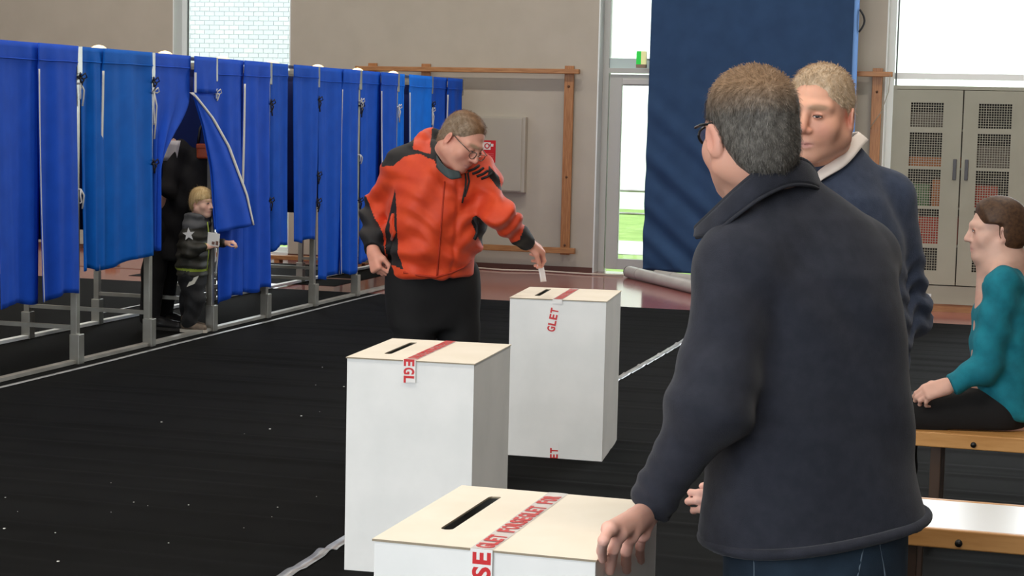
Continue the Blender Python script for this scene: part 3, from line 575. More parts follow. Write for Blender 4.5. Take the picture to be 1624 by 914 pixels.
# ------------------------------------------------------------------ figures: smooth implicit bodies turned into one continuous mesh
def V(px, py, Y):
    """point in the camera-aligned frame (X right, Y depth, Z up) at depth Y"""
    uu, vv = (px-812)/FPX, (457-py)/FPX
    u, v = uu*cr-vv*sr, uu*sr+vv*cr
    d = np.array([u, cp+v*sp, -sp+v*cp]); return np.array([0, 0, CAMH])+d*(Y/d[1])
def A3(*p): return np.array(p, float)
def smin(a, b, k):
    h = np.clip(0.5+0.5*(b-a)/k, 0, 1); return b+(a-b)*h-k*h*(1-h)
class Body:
    def __init__(s): s.pr = []; s.disp = None; s.cuts = []
    def cone(s, a, b, ra, rb, k=0.02, w=None, q=1.0, op=1):
        a, b = A3(*a), A3(*b); w = None if w is None else A3(*w)/np.linalg.norm(w)
        def f(P):
            ba = b-a; L = ba@ba+1e-12; t = np.clip((P-a)@ba/L, 0, 1); D = P-a-t[:, None]*ba
            if w is not None: D = D+((1/q-1)*(D@w))[:, None]*w
            return np.linalg.norm(D, axis=1)-(ra+(rb-ra)*t)
        c = (a+b)/2; s.pr.append((f, c, np.linalg.norm(b-a)/2+max(ra, rb)*max(1, q), k, op)); return s
    def ell(s, c, r, R=None, k=0.02, op=1):
        c, r = A3(*c), A3(*r); R = np.eye(3) if R is None else np.array(R)
        def f(P):
            Q = (P-c)@R; k0 = np.linalg.norm(Q/r, axis=1); k1 = np.linalg.norm(Q/(r*r), axis=1)+1e-9; return k0*(k0-1)/k1
        s.pr.append((f, c, r.max(), k, op)); return s
    def stack(s, rows, th, k=0.03, n=2.4, lo=None, hi=None):
        """garment trunk: rows of (z, cx, cy, half width, half depth); th is the facing direction"""
        A = np.array(sorted(rows), float); fx, fy = math.cos(th), math.sin(th)
        def f(P):
            z = np.clip(P[:, 2], A[0, 0], A[-1, 0]); g = lambda j: np.interp(z, A[:, 0], A[:, j])
            X, Y = P[:, 0]-g(1), P[:, 1]-g(2); a, b = g(3), g(4)
            u, v = np.abs(X*fy-Y*fx)/a, np.abs(X*fx+Y*fy)/b
            rr = (u**n+v**n)**(1/n); d = (rr-1)*np.minimum(a, b)
            e = np.maximum(A[0, 0]-P[:, 2], P[:, 2]-A[-1, 0]); r = 0.02
            return np.minimum(np.maximum(d+r, e+r), 0)+np.sqrt(np.maximum(d+r, 0)**2+np.maximum(e+r, 0)**2)-r
        c = np.array([A[:, 1].mean(), A[:, 2].mean(), (A[0, 0]+A[-1, 0])/2])
        R = math.hypot((A[-1, 0]-A[0, 0])/2, max(A[:, 3].max(), A[:, 4].max())*1.25)+0.1
        s.pr.append((f, c, R, k, 1)); return s
    def cut(s, p, nrm, c=None, R=None):
        """remove everything beyond the plane (p, nrm), within R of c"""
        s.cuts.append((A3(*p), A3(*nrm)/np.linalg.norm(nrm), None if c is None else A3(*c), R)); return s
    def ev(s, P, pr):
        d = np.full(len(P), 1.0)
        for (f, c, R, k, op) in pr:
            e = f(P)
            d = smin(d, e, k) if op == 1 else -smin(-d, e, k)
        for (p, n, c, R) in s.cuts:
            e = (P-p)@n
            if c is not None: e = np.where(np.linalg.norm(P-c, axis=1) < R, e, -1.0)
            d = np.maximum(d, e)
        if s.disp is not None: d = d+s.disp(P)
        return d
    def mesh(s, h):
        n = 14; B = n*h
        lo = np.min([c-R for (f, c, R, k, op) in s.pr if op == 1], axis=0)-2*h; hi = np.max([c+R for (f, c, R, k, op) in s.pr if op == 1], axis=0)+2*h
        nb = np.ceil((hi-lo)/B).astype(int)
        I = np.stack(np.meshgrid(*[np.arange(k) for k in nb], indexing='ij'), -1).reshape(-1, 3)
        C = lo+(I+0.5)*B; rad = B*0.8661
        near = np.full(len(C), False)
        for (f, c, R, k, op) in s.pr:
            if op == 1:
                idx = np.where(np.linalg.norm(C-c, axis=1) < R+rad+0.02)[0]
                if len(idx): near[idx[f(C[idx]) < rad*1.9+0.03]] = True
        I = I[near]; C = C[near]
        g = np.arange(n+1); G = np.stack(np.meshgrid(g, g, g, indexing='ij'), -1).reshape(-1, 3)
        N = nb*n+2; keyf = lambda J: (J[:, 0].astype(np.int64)*N[1]+J[:, 1])*N[2]+J[:, 2]
        vk = []; vp = []; ed = []
        off = np.array([(0, 0, 0), (1, 0, 0), (0, 1, 0), (1, 1, 0), (0, 0, 1), (1, 0, 1), (0, 1, 1), (1, 1, 1)])
        EC = [(0, 1), (2, 3), (4, 5), (6, 7), (0, 2), (1, 3), (4, 6), (5, 7), (0, 4), (1, 5), (2, 6), (3, 7)]
        for i0, c0 in zip(I, C):
            pr = [q for q in s.pr if np.linalg.norm(q[1]-c0) < q[2]+rad+0.05]
            if not pr: continue
            base = i0*n; P = lo+(base+G)*h
            dc = s.ev(c0[None], pr)[0]
            if abs(dc) > rad*2.2+0.04: continue
            D = s.ev(P, pr).reshape(n+1, n+1, n+1); S = D < 0
            if S.all() or not S.any(): continue
            cs = [S[o[0]:n+o[0], o[1]:n+o[1], o[2]:n+o[2]] for o in off]; m = sum(x.astype(int) for x in cs); act = (m > 0) & (m < 8)
            J = np.argwhere(act)
            dv = np.stack([D[J[:, 0]+o[0], J[:, 1]+o[1], J[:, 2]+o[2]] for o in off], 1)
            acc = np.zeros((len(J), 3)); cnt = np.zeros(len(J))
            for (a, b) in EC:
                da, db = dv[:, a], dv[:, b]; x = (da < 0) != (db < 0); t = np.where(x, da/(da-db+1e-20), 0)
                acc += np.where(x[:, None], off[a]+t[:, None]*(off[b]-off[a]), 0); cnt += x
            vp.append(lo+(base+J+acc/cnt[:, None])*h); vk.append(keyf(base+J))
            for ax in range(3):
                o = np.eye(3, dtype=int)[ax]
                X = S[:n, :n, :n] != S[o[0]:n+o[0], o[1]:n+o[1], o[2]:n+o[2]]
                Q = np.argwhere(X)
                if len(Q): ed.append(np.concatenate([base+Q, np.full((len(Q), 1), ax), S[Q[:, 0], Q[:, 1], Q[:, 2]][:, None].astype(int)], 1))
        vk = np.concatenate(vk); vp = np.concatenate(vp); o = np.argsort(vk); vk = vk[o]; vp = vp[o]; ed = np.concatenate(ed)
        fs = []
        for ax in range(3):
            E = ed[ed[:, 3] == ax]; b, c = (ax+1) % 3, (ax+2) % 3; eb, ec = np.eye(3, dtype=int)[b], np.eye(3, dtype=int)[c]
            ks = [keyf(E[:, :3]+q) for q in (-eb-ec, -ec, 0*eb, -eb)]
            ix = [np.searchsorted(vk, k) for k in ks]; ok = np.ones(len(E), bool)
            for k, i in zip(ks, ix): ok &= (i < len(vk)); ok &= vk[np.minimum(i, len(vk)-1)] == k
            F = np.stack(ix, 1)[ok]; fl = E[ok, 4] == 0; F[fl] = F[fl][:, ::-1]; fs.append(F)
        return vp, np.concatenate(fs)
def to_object(name, vp, F, mats, base, parent=None, mi=None, col=None, relax=1):
    vp = vp.copy()
    for _ in range(relax):                                # one light smoothing pass
        acc = np.zeros_like(vp); cnt = np.zeros(len(vp))
        for a, b in ((0, 1), (1, 2), (2, 3), (3, 0)):
            np.add.at(acc, F[:, a], vp[F[:, b]]); np.add.at(cnt, F[:, a], 1)
        vp = 0.5*vp+0.5*acc/np.maximum(cnt, 1)[:, None]
    me = bpy.data.meshes.new(name); loc = vp-np.array([base[0], base[1], base[2]])
    me.vertices.add(len(vp)); me.vertices.foreach_set('co', loc.ravel().astype(np.float32))
    me.loops.add(F.size); me.loops.foreach_set('vertex_index', F.ravel().astype(np.int32))
    me.polygons.add(len(F)); me.polygons.foreach_set('loop_start', np.arange(0, F.size, 4, dtype=np.int32)); me.polygons.foreach_set('loop_total', np.full(len(F), 4, dtype=np.int32))
    for m in (mats if isinstance(mats, (list, tuple)) else [mats]): me.materials.append(m)
    if mi is not None: me.polygons.foreach_set('material_index', mi(vp[F].mean(1)).astype(np.int32))
    me.polygons.foreach_set('use_smooth', np.ones(len(F), bool)); me.update(); me.validate()
    if col is not None:
        at = me.color_attributes.new('Col', 'FLOAT_COLOR', 'POINT'); c = np.ones((len(vp), 4), np.float32); c[:, :3] = col(vp); at.data.foreach_set('color', c.ravel())
    o = bpy.data.objects.new(name, me); COL.objects.link(o)
    if parent is None: o.location = view_to_room(base); o.rotation_euler = (0, 0, YAW)
    else: o.parent = parent
    return o
def view_mb(mb, name, m, base, parent, solid=0.0):
    mb.v = [(p[0]-base[0], p[1]-base[1], p[2]-base[2]) for p in mb.v]; return mb.build(name, m, parent, solid=solid)
def frame(th, pitch=0.0, roll=0.0):
    """columns: person's right, forward, up; th = facing direction in degrees (0 = +X, 90 = away), pitch > 0 looks down"""
    th, pitch, roll = map(math.radians, (th, pitch, roll))
    f = A3(math.cos(th)*math.cos(pitch), math.sin(th)*math.cos(pitch), -math.sin(pitch)); r = A3(math.sin(th), -math.cos(th), 0); u = np.cross(r, f)
    r2 = r*math.cos(roll)+u*math.sin(roll); u2 = -r*math.sin(roll)+u*math.cos(roll)
    return np.stack([r2, f, u2], 1)
class Head:
    def __init__(s, c, th, pitch=0, roll=0, sc=1.0): s.c = A3(*c); s.R = frame(th, pitch, roll); s.s = sc
    def p(s, x, y, z): return s.c+s.R@(A3(x, y, z)*s.s)
    def loc(s, P): return (P-s.c)@s.R/s.s
    def prims(s, b, fat=0.0, child=False, detail=True):
        S = s.s; p = s.p
        b.ell(p(0, -0.014, 0.036), A3(.0765, .098, .084)*S, s.R, .01)
        b.ell(p(0, 0.020, -0.030), A3(.064+fat*.5, .074, .085)*S, s.R, .03)
        for q in (-1, 1):
            b.cone(p(q*.052, -.004, -.055), p(q*.022, .066, -.094), (.026+fat)*S, .019*S, .025*S)
            b.ell(p(q*.042, .058, -.028), A3(.026+fat*.6, .026, .030)*S, s.R, .025*S)
            b.cone(p(q*.047, .066, .026), p(q*.014, .087, .029), .012*S, .012*S, .018*S)       # brow
        b.ell(p(0, .074, -.098), A3(.024, .020, .019)*S, s.R, .02*S)                             # chin
        b.ell(p(0, .075, -.056), A3(.032, .022, .026)*S, s.R, .02*S)                             # muzzle
        if detail:
            for q in (-1, 1):
                b.ell(p(q*.031, .099, .006), A3(.018, .013, .0115)*S, s.R, .010*S, op=-1)         # sockets
                b.ell(p(q*.031, .079, .006), A3(.0150, .0145, .0125)*S, s.R, .004*S)              # lids
            b.cone(p(0, .090, .018), p(0, .113, -.026), .0085*S, .0125*S, .012*S)
            for q in (-1, 1): b.ell(p(q*.0125, .099, -.032), A3(.0095, .011, .008)*S, s.R, .006*S)
            b.cone(p(-.019, .091, -.0605), p(.019, .091, -.0605), .0052*S, .0052*S, .005*S); b.ell(p(0, .096, -.060), A3(.017, .006, .005)*S, s.R, .004*S)
            b.ell(p(0, .093, -.0735), A3(.018, .0075, .0065)*S, s.R, .005*S)
            b.cone(p(-.025, .094, -.0668), p(.025, .094, -.0668), .0022*S, .0022*S, .004*S, op=-1)
        for q in (-1, 1):
            Re = s.R@np.array(Matrix.Rotation(q*math.radians(-28), 3, 'Z'))@np.array(Matrix.Rotation(math.radians(-12), 3, 'X'))
            b.ell(p(q*.0835, -.016, -.010), A3(.0075, .020, .034)*S, Re, .004*S)
            b.ell(p(q*.0925, -.010, -.007), A3(.0055, .011, .022)*S, Re, .004*S, op=-1)
            b.ell(p(q*.0795, -.006, -.038), A3(.0065, .008, .010)*S, s.R, .005*S)
    def neck(s, b, base, r0=.056, r1=.066):
        b.cone(s.p(0, -.030, -.055), base, r0*s.s, r1*s.s, .03)
        b.cone(s.p(0, .012, -.10), A3(*base)+s.R[:, 1]*.03, .034*s.s, .04*s.s, .03)
def skin_cols(hd, base, lips=(0.62, 0.30, 0.27), red=(0.74, 0.42, 0.34), brow=None, stub=0.0, hands=None):
    base, lips, red = A3(*base), A3(*lips), A3(*red)
    def f(P):
        c = np.tile(base, (len(P), 1))
        n = 0.5+0.5*np.sin(P[:, 0]*91+np.sin(P[:, 2]*63)*2)*np.sin(P[:, 2]*83+P[:, 1]*57); c *= (0.96+0.06*n)[:, None]
        Q = hd.loc(P)
        def blend(w, col): return c*(1-w[:, None])+A3(*col)*w[:, None]
        g = lambda x, y, z, sx, sy, sz: np.exp(-(((np.abs(Q[:, 0])-x)/sx)**2+((Q[:, 1]-y)/sy)**2+((Q[:, 2]-z)/sz)**2))
        c = blend(0.55*g(.043, .08, -.03, .024, .04, .026), red); c = blend(0.55*g(0, .115, -.028, .02, .025, .018), red)
        c = blend(0.6*g(.084, -.012, -.005, .02, .03, .036), red)
        c = blend(0.85*np.clip(g(0, .097, -.067, .022, .014, .0085)*1.6, 0, 1), lips)
        if stub: c = blend(stub*g(0, .07, -.085, .06, .05, .035), (0.42, 0.33, 0.30))
        if brow is not None: c = blend(np.clip(2.2*g(.033, .094, .028, .021, .025, .0065), 0, .9), brow)
        far = np.linalg.norm(P-hd.c, axis=1) > 0.25*hd.s
        kn = np.tile(base*A3(1.0, .93, .92) if hands is None else A3(*hands), (len(P), 1)); c[far] = kn[far]*(0.95+0.08*n[far])[:, None]
        return c
    return f
def eyes(hd, base, parent, iris=(0.10, 0.16, 0.22), look=(0, 1, 0), open_=1.0):
    """almond of white, iris and pupil set into each lid, with a lash line"""
    S = hd.s; em = [mat('eye_white', (0.62, 0.56, 0.52), 0.25), mat('pupil', (0.01, 0.01, 0.01), 0.15), mat('iris_%d' % int(iris[2]*1000), iris, 0.2)]
    for q in (-1, 1):
        c = A3(q*.031, .079, .006); R_ = .0162
        def on(x, z): return hd.p(c[0]+x, c[1]+math.sqrt(max(R_*R_-x*x-z*z*1.3, 1e-8)), c[2]+z)
        up = lambda x: (.0034+.0024*open_)*open_**.5*(1-(x/.0128)**2)
        dn = lambda x: -.0030*(1-(x/.0128)**2)
        nu, nv = 20, 8; v = []; ix = look[0]*.005; iz = look[2]*.006
        for j in range(nv+1):
            for i in range(nu+1): x = -.0128+.0256*i/nu; v.append(on(x, dn(x)+(up(x)-dn(x))*j/nv-.0006))
        m = MB(); f = [(j*(nu+1)+i, j*(nu+1)+i+1, (j+1)*(nu+1)+i+1, (j+1)*(nu+1)+i) for j in range(nv) for i in range(nu)]; m.add(v, f, 0, True)
        mm = []
        for j in range(nv):
            for i in range(nu):
                x = -.0128+.0256*(i+.5)/nu; z = dn(x)+(up(x)-dn(x))*(j+.5)/nv; r = math.hypot(x-ix, z-iz-.0006); mm.append(1 if r < .0024 else (2 if r < .0058 else 0))
        m.mi = mm
        ob = view_mb(m, 'eye', em, base, parent)
        xs_ = np.linspace(-.0132, .0132, 9)
        view_mb(MB().tube([on(x, up(x))+hd.R[:, 1]*.0006*S for x in xs_], .0011*S, 6), 'lash_line', mat('lash_dark', (.07, .045, .035), .6), base, ob)
        view_mb(MB().tube([on(x, up(x)+.0034)+hd.R[:, 1]*.0004*S for x in xs_], [.0008*S]+[.0022*S]*7+[.0008*S], 6), 'eyelid', LIDM, base, ob)
        view_mb(MB().tube([on(x, dn(x)-.0014)+hd.R[:, 1]*.0002*S for x in xs_], [.0006*S]+[.0014*S]*7+[.0006*S], 6), 'eyelid', LIDM, base, ob)
LIDM = mat('eyelid_skin', srgb(190, 134, 114), 0.55, sss=0.1)
def hair(hd, base, parent, T, m, h, col=None, strands=0, slen=0.018, comb=None, sm_=None, seed=1, prims=None):
    b = Body(); S = hd.s
    b.ell(hd.p(0, -0.014, 0.036), A3(.0765, .098, .084)*S, hd.R, .01)
    b.ell(hd.p(0, -0.03, -0.025), A3(.066, .074, .075)*S, hd.R, .03)
    for a in (prims or []): b.ell(hd.p(*a[0]), A3(*a[1])*S, hd.R, .02)
    b.disp = lambda P: -T(hd.loc(P))*S
    vp, F = b.mesh(h)
    o = to_object('hair', vp, F, m, base, parent, col=col)
    if strands:
        rs = np.random.RandomState(seed); n = np.zeros_like(vp)
        fn = np.cross(vp[F[:, 2]]-vp[F[:, 0]], vp[F[:, 3]]-vp[F[:, 1]])
        for k in range(4): np.add.at(n, F[:, k], fn)
        n /= np.linalg.norm(n, axis=1)[:, None]+1e-12
        Q = hd.loc(vp); ok = np.where((T(Q) > 0.003) & ((np.abs(Q[:, 0]) < .084) | (Q[:, 2] > .03)))[0]
        pick = rs.choice(ok, strands); P = vp[pick]+rs.normal(0, h*.5, (strands, 3)); N = n[pick]; D = comb(hd.loc(P))@hd.R.T
        D = D-N*(np.sum(D*N, axis=1)[:, None])*.9+rs.normal(0, .17, D.shape); D /= np.linalg.norm(D, axis=1)[:, None]
        L = slen*S*rs.uniform(.6, 1.2, strands)[:, None]
        Wd = np.cross(N, D); Wd /= np.linalg.norm(Wd, axis=1)[:, None]+1e-9; Wd *= .00042*S
        p0 = P-N*.003; p1 = P+(D*.95+N*.10)*L*.5; p2 = P+(D*1.0-N*.08)*L*.9
        vv = np.stack([p0-Wd, p0+Wd, p1+Wd, p1-Wd, p2], 1).reshape(-1, 3)-A3(*base)
        fs = []
        for k in range(strands): q = k*5; fs += [(q, q+1, q+2, q+3), (q+3, q+2, q+4)]
        me = bpy.data.meshes.new('hair_strands'); me.from_pydata(vv.tolist(), [], fs); me.materials.append(sm_ or m)
        if col is not None:
            at = me.color_attributes.new('Col', 'FLOAT_COLOR', 'POINT'); c = np.ones((len(vv), 4), np.float32); cc_ = col(P)*rs.uniform(.75, 1.25, (strands, 1)); c[:, :3] = np.repeat(cc_, 5, 0); at.data.foreach_set('color', c.ravel())
        so = bpy.data.objects.new('hair_strands', me); COL.objects.link(so); so.parent = o; so['kind'] = 'stuff'
    return o
def hand(b, wrist, fwd, back, side, curl=(.5, .55, .6, .65), thumb=.4, sc=1.0, spread=.06):
    """palm, four unequal bent fingers and a thumb leaving the side of the palm; back = direction of the back of the hand, side = towards the thumb"""
    w = A3(*wrist); f = A3(*fwd)/np.linalg.norm(fwd); n = A3(*back); n = n-f*(n@f); n /= np.linalg.norm(n); s_ = np.cross(n, f); s_ = s_ if s_@A3(*side) > 0 else -s_
    q = lambda x, y, z: w+(s_*x+f*y+n*z)*sc
    b.cone(q(0, -.03, 0), q(0, .015, 0), .026*sc, .028*sc, .015, w=n, q=.78)
    for x in (.024, .008, -.009, -.024): b.cone(q(x*.7, .012, 0), q(x, .085, .002), .019*sc, .0125*sc, .012*sc)
    ln = ((.024, .092, .043, .026, .021, .0092), (.008, .095, .047, .029, .022, .0094), (-.009, .091, .043, .027, .021, .009), (-.025, .083, .034, .021, .018, .0078))
    for (x, y, l1, l2, l3, r), c, i in zip(ln, curl, range(4)):
        p = q(x, y-.008, .002); an = c*.75; dx = (1.5-i)*spread
        for l, k, rr in ((l1, .75, r), (l2, 1.0, r*.92), (l3, .75, r*.84)):
            d = (f*math.cos(an)-n*math.sin(an)+s_*dx)*sc; p2 = p+d*l; b.cone(p, p2, rr*sc, rr*.94*sc, .005*sc); p = p2; an += c*k*1.15
    a0 = q(.018, .022, -.006); a1 = q(.042, .052, -.016); a2 = a1+(s_*.016*(1-thumb)+f*.030-n*.016*thumb*1.6)*sc; a3 = a2+(f*.024-s_*.012*thumb-n*.012*thumb)*sc
    b.cone(a0, a1, .016*sc, .0125*sc, .012*sc); b.cone(a1, a2, .0118*sc, .0105*sc, .006*sc); b.cone(a2, a3, .0103*sc, .0088*sc, .005*sc)
    return q
def legs(b, hips, feet, knees, r=(.085, .058, .042), k=.03):
    for h_, kn, ft in zip(hips, knees, feet): b.cone(h_, kn, r[0], r[1], k); b.cone(kn, ft, r[1], r[2], k)
def shoe(base, parent, heel, d, m, sole, L=.27, w=.05, name='shoe'):
    h = A3(*heel); d = A3(d[0], d[1], 0); d = d/np.linalg.norm(d); b = Body()
    b.cone(h+A3(0, 0, .045), h+d*L*.25+A3(0, 0, .05), w*.85, w*.85, .02); b.cone(h+d*L*.25+A3(0, 0, .045), h+d*(L-w*.9)+A3(0, 0, .034), w*.9, w*.75, .03); b.cone(h+A3(0, 0, .05), h+A3(0, 0, .1), w*.8, w*.8, .02)
    b.cut((0, 0, h[2]+.014), (0, 0, -1))
    vp, F = b.mesh(.008); o = to_object(name, vp, F, m, base, parent)
    s = MB(); pr = [(-w*.9, .6), (-w*.4, .95), (L*.3, .9), (L*.62, 1.02), (L-w*.6, .8), (L-w*.1, .3)]; n = np.array([-d[1], d[0], 0])
    ring = [h+d*a+n*w*c for a, c in pr]+[h+d*a-n*w*c for a, c in reversed(pr)]; N = len(ring)
    s.add([p+A3(0, 0, .001) for p in ring]+[p+A3(0, 0, .022) for p in ring], [tuple(range(N)), tuple(range(2*N-1, N-1, -1))]+[(i, (i+1) % N, N+(i+1) % N, N+i) for i in range(N)])
    view_mb(s, 'sole', sole, base, o); return o
def spline(pts, n):
    pts = [A3(*p) for p in pts]; out = []; P = [2*pts[0]-pts[1]]+pts+[2*pts[-1]-pts[-2]]; m = len(pts)-1
    for i in range(n+1):
        t = i/n*m; k = min(int(t), m-1); t -= k; a, b, c, d = P[k:k+4]
        out.append(0.5*((2*b)+(-a+c)*t+(2*a-5*b+4*c-d)*t*t+(-a+3*b-3*c+d)*t**3))
    return out
def band(top, bot, n=24, nv=4, puff=0.0, nrm=None):
    a, b = spline(top, n), spline(bot, n); m = MB(); v = []
    for j in range(nv+1):
        t = j/nv
        for i in range(n+1): v.append(b[i]*(1-t)+a[i]*t+(A3(*nrm)*puff*math.sin(math.pi*t) if nrm is not None else 0))
    return m.add(v, [(j*(n+1)+i, j*(n+1)+i+1, (j+1)*(n+1)+i+1, (j+1)*(n+1)+i) for j in range(nv) for i in range(n)], 0, True)
SKIN = mat('skin', (1, 1, 1), 0.5, bump=0.03, bscale=250, sss=0.12, attr='Col', spec=0.35)
HAIRM = mat('hair_fibres', (1, 1, 1), 0.6, (0.8, 0.8, 0.8), 160, bump=0.25, bscale=300, attr='Col', spec=0.3)
# ------------------------------------------------------------------ man in the charcoal fleece, hand on the nearest box
FLEECE = mat('charcoal_fleece', srgb(50, 52, 61), 0.95, srgb(44, 46, 54), 30, bump=0.25, bscale=500, sheen=0.12, spec=0.15)
FLEECED = mat('charcoal_fleece_edge', srgb(40, 42, 50), 0.9, bump=0.2, bscale=500)
JEANS = mat('dark_jeans', srgb(38, 56, 72), 0.85, srgb(24, 38, 52), 9, bump=0.15, bscale=500)
STITCH = mat('jeans_stitching', srgb(90, 104, 116), 0.8)
BLACKSHOE = mat('black_leather', srgb(22, 22, 24), 0.45); SOLE = mat('shoe_sole', srgb(40, 38, 36), 0.8)
def man_fleece():
    th = math.radians(115); rd = A3(math.sin(th), -math.cos(th), 0); fw = A3(math.cos(th), math.sin(th), 0)
    base = V(1290, 905, 3.80); base = A3(base[0], base[1], 0.006)
    hd = Head(V(1189, 214, 3.80), 109, 4, 2, 1.11)
    nb = V(1232, 318, 3.86)
    b = Body(); hd.prims(b, fat=.004); hd.neck(b, nb, .060, .072)
    SLj, SRj = V(1170, 420, 3.70), V(1366, 405, 3.93)
    EL, WL = V(1126, 640, 3.60), V(1026, 812, 3.655)
    ER, WR = V(1390, 655, 4.10), V(1192, 800, 4.06)
    hipc = V(1290, 880, 3.83)
    # hidden trunk and limbs, one skin with head and hands
    b.cone(nb, V(1275, 560, 3.82), .09, .12, .05); b.cone(V(1275, 560, 3.82), hipc, .12, .13, .05)
    b.cone(nb, SLj, .06, .055, .05); b.cone(nb, SRj, .06, .055, .05)
    b.cone(SLj, EL, .05, .04, .03); b.cone(EL, WL, .04, .029, .03); b.cone(SRj, ER, .05, .04, .03); b.cone(ER, WR, .04, .03, .03)
    hipL, hipR = hipc-rd*.09, hipc+rd*.09; hipL[2] = hipR[2] = .82
    fL, fR = A3(*base)-rd*.12+fw*.04, A3(*base)+rd*.11; fL[2] = fR[2] = .09
    kL, kR = (hipL+fL)/2+fw*.03, (hipR+fR)/2+fw*.03
    legs(b, (hipL, hipR), (fL, fR), (kL, kR), (.08, .05, .04))
    # left hand draped over the box edge: explicit finger joints
    sp0 = A3(.175, 3.420, 0); sn = A3(.958, -.288, 0)
    def S(px, py, off):
        d = V(px, py, 1.0)-A3(0, 0, CAMH); o = A3(0, 0, CAMH); t = ((sp0+sn*off-o)@sn)/(d@sn); return o+d*t
    kn = [S(966, 840, .030), S(982, 848, .040), S(1000, 851, .046), S(1019, 848, .046)]
    fj = [[S(957, 858, .030), S(954, 874, .016), S(956, 887, .012)], [S(973, 872, .030), S(969, 893, .016), S(967, 906, .011)], [S(993, 876, .034), S(993, 894, .020), S(994, 905, .012)], [S(1015, 868, .034), S(1015, 880, .022), S(1017, 890, .014)]]
    rr = (.0118, .0124, .0120, .0106)
    for k_, f_, r in zip(kn, fj, rr):
        b.cone(WL+(k_-WL)*.15, k_, .021, .0155, .014); b.ell(k_, (.0145, .0145, .0145), None, .008)
        p = k_
        for i, q in enumerate(f_): b.cone(p, q, r*(1-.07*i), r*(.95-.07*i), .004); p = q
    th0 = WL+(kn[0]-WL)*.35; t1 = S(978, 835, -.005); t2 = S(968, 846, -.030); b.cone(th0, t1, .016, .0125, .01); b.cone(t1, t2, .0115, .009, .006)
    hand(b, WR, V(1120, 800, 4.02)-WR, (0, -1, .3), (0, 0, 1), (.7, .75, .8, .85), .5, 1.0)
    vp, F = b.mesh(.0042)
    o = to_object('person', vp, F, SKIN, base, None, col=skin_cols(hd, (.66, .35, .255), red=(.68, .30, .23), hands=(.80, .46, .38)))
    tag(o, 'man in a charcoal fleece seen from behind, hand resting on the nearest ballot box', 'person')
    # fleece
    g = Body()
    z = lambda py, Y: V(1290, py, Y)[2]
    def row(py, x0, x1, Y, dep):
        c = V((x0+x1)/2, py, Y); w = (x1-x0)/2*Y/FPX; a = math.sqrt(max(w*w-(dep*.42)**2, .001))/.906; return (c[2], c[0], c[1], a, dep)
    g.stack([row(868, 1116, 1478, 3.82, .165), row(840, 1112, 1474, 3.82, .168), row(790, 1112, 1464, 3.82, .168), row(720, 1116, 1452, 3.82, .165), row(640, 1122, 1444, 3.81, .16), row(560, 1128, 1438, 3.81, .155), row(480, 1132, 1434, 3.81, .15), row(430, 1136, 1424, 3.81, .14), row(385, 1142, 1402, 3.82, .125), row(345, 1152, 1366, 3.82, .10), row(312, 1170, 1318, 3.83, .075), row(292, 1190, 1290, 3.83, .05)], th, .03, 2.5)
    g.cone(V(1225, 335, 3.82), SLj+A3(0, 0, .0), .070, .068, .06); g.cone(V(1250, 332, 3.85), SRj, .066, .066, .08)
    g.cone(V(1215, 330, 3.80), V(1210, 380, 3.74), .06, .07, .05)
    g.cone(SLj, EL, .084, .077, .05); g.cone(EL, WL, .076, .042, .05); g.cone(SRj, ER, .064, .06, .05); g.cone(ER, WR, .058, .042, .03)
    cd = (WL-EL)/np.linalg.norm(WL-EL); g.cut(WL-cd*.012, cd, WL, .12); cd2 = (WR-ER)/np.linalg.norm(WR-ER); g.cut(WR-cd2*.02, cd2, WR, .12)
    hem0 = V(1110, 876, 3.72); hem1 = V(1472, 806, 3.93); hv = hem1-hem0; hn = np.cross(hv, fw); hn = hn if hn[2] < 0 else -hn; g.cut(hem0, hn, V(1290, 850, 3.8), .42)
    def dp(P):
        a = np.exp(-(np.linalg.norm(P-WL, axis=1)/.13)**2)*.0035*np.sin((P-WL)@cd*150+2*np.sin(P[:, 0]*30))
        e = np.exp(-(np.linalg.norm(P-EL, axis=1)/.14)**2)*.006*np.sin((P-EL)@A3(.5, .2, .85)*62+1.2*np.sin(P[:, 0]*22))
        f_ = .0045*np.sin(P[:, 2]*21+P[:, 0]*17+1.5*np.sin(P[:, 0]*9+P[:, 2]*5))*np.clip((1.2-P[:, 2])/.3, 0, 1)
        s_ = .005*np.sin(P[:, 0]*38+P[:, 2]*26)*np.exp(-(((P[:, 2]-1.25)/.1)**2))
        return a+e+f_+s_
    g.disp = dp
    vp, F = g.mesh(.0065); fl = to_object('fleece_jacket', vp, F, FLEECE, base, o, relax=2)
    # hem and cuff bands, shoulder seam, collar
    ring = []
    for i in range(40):
        a = 2*math.pi*i/40
        p = V(1292, 846, 3.82); A_, B_ = .252, .172; q = p+rd*A_*math.copysign(abs(math.cos(a))**.83, math.cos(a))+fw*B_*math.copysign(abs(math.sin(a))**.83, math.sin(a))
        q = q-A3(0, 0, 1)*(((q-hem0)@hn)/hn[2]); ring.append(q+A3(0, 0, .012))
    view_mb(MB().tube(ring+[ring[0]], .012, 10, cap=False), 'hem', FLEECE, base, fl)
    a_ = np.cross(cd, (0, 0, 1)); a_ /= np.linalg.norm(a_); b_ = np.cross(cd, a_)
    view_mb(MB().tube([WL-cd*.02+(a_*math.cos(t)+b_*math.sin(t))*.0405 for t in np.linspace(0, 2*math.pi, 21)], .008, 8, cap=False), 'cuff', FLEECED, base, fl)
    top = [V(1296, 296, 3.92), V(1290, 272, 3.85), V(1272, 255, 3.77), V(1242, 254, 3.725), V(1205, 272, 3.70), V(1168, 302, 3.70), V(1132, 336, 3.73), V(1106, 361, 3.79), V(1112, 358, 3.88)]
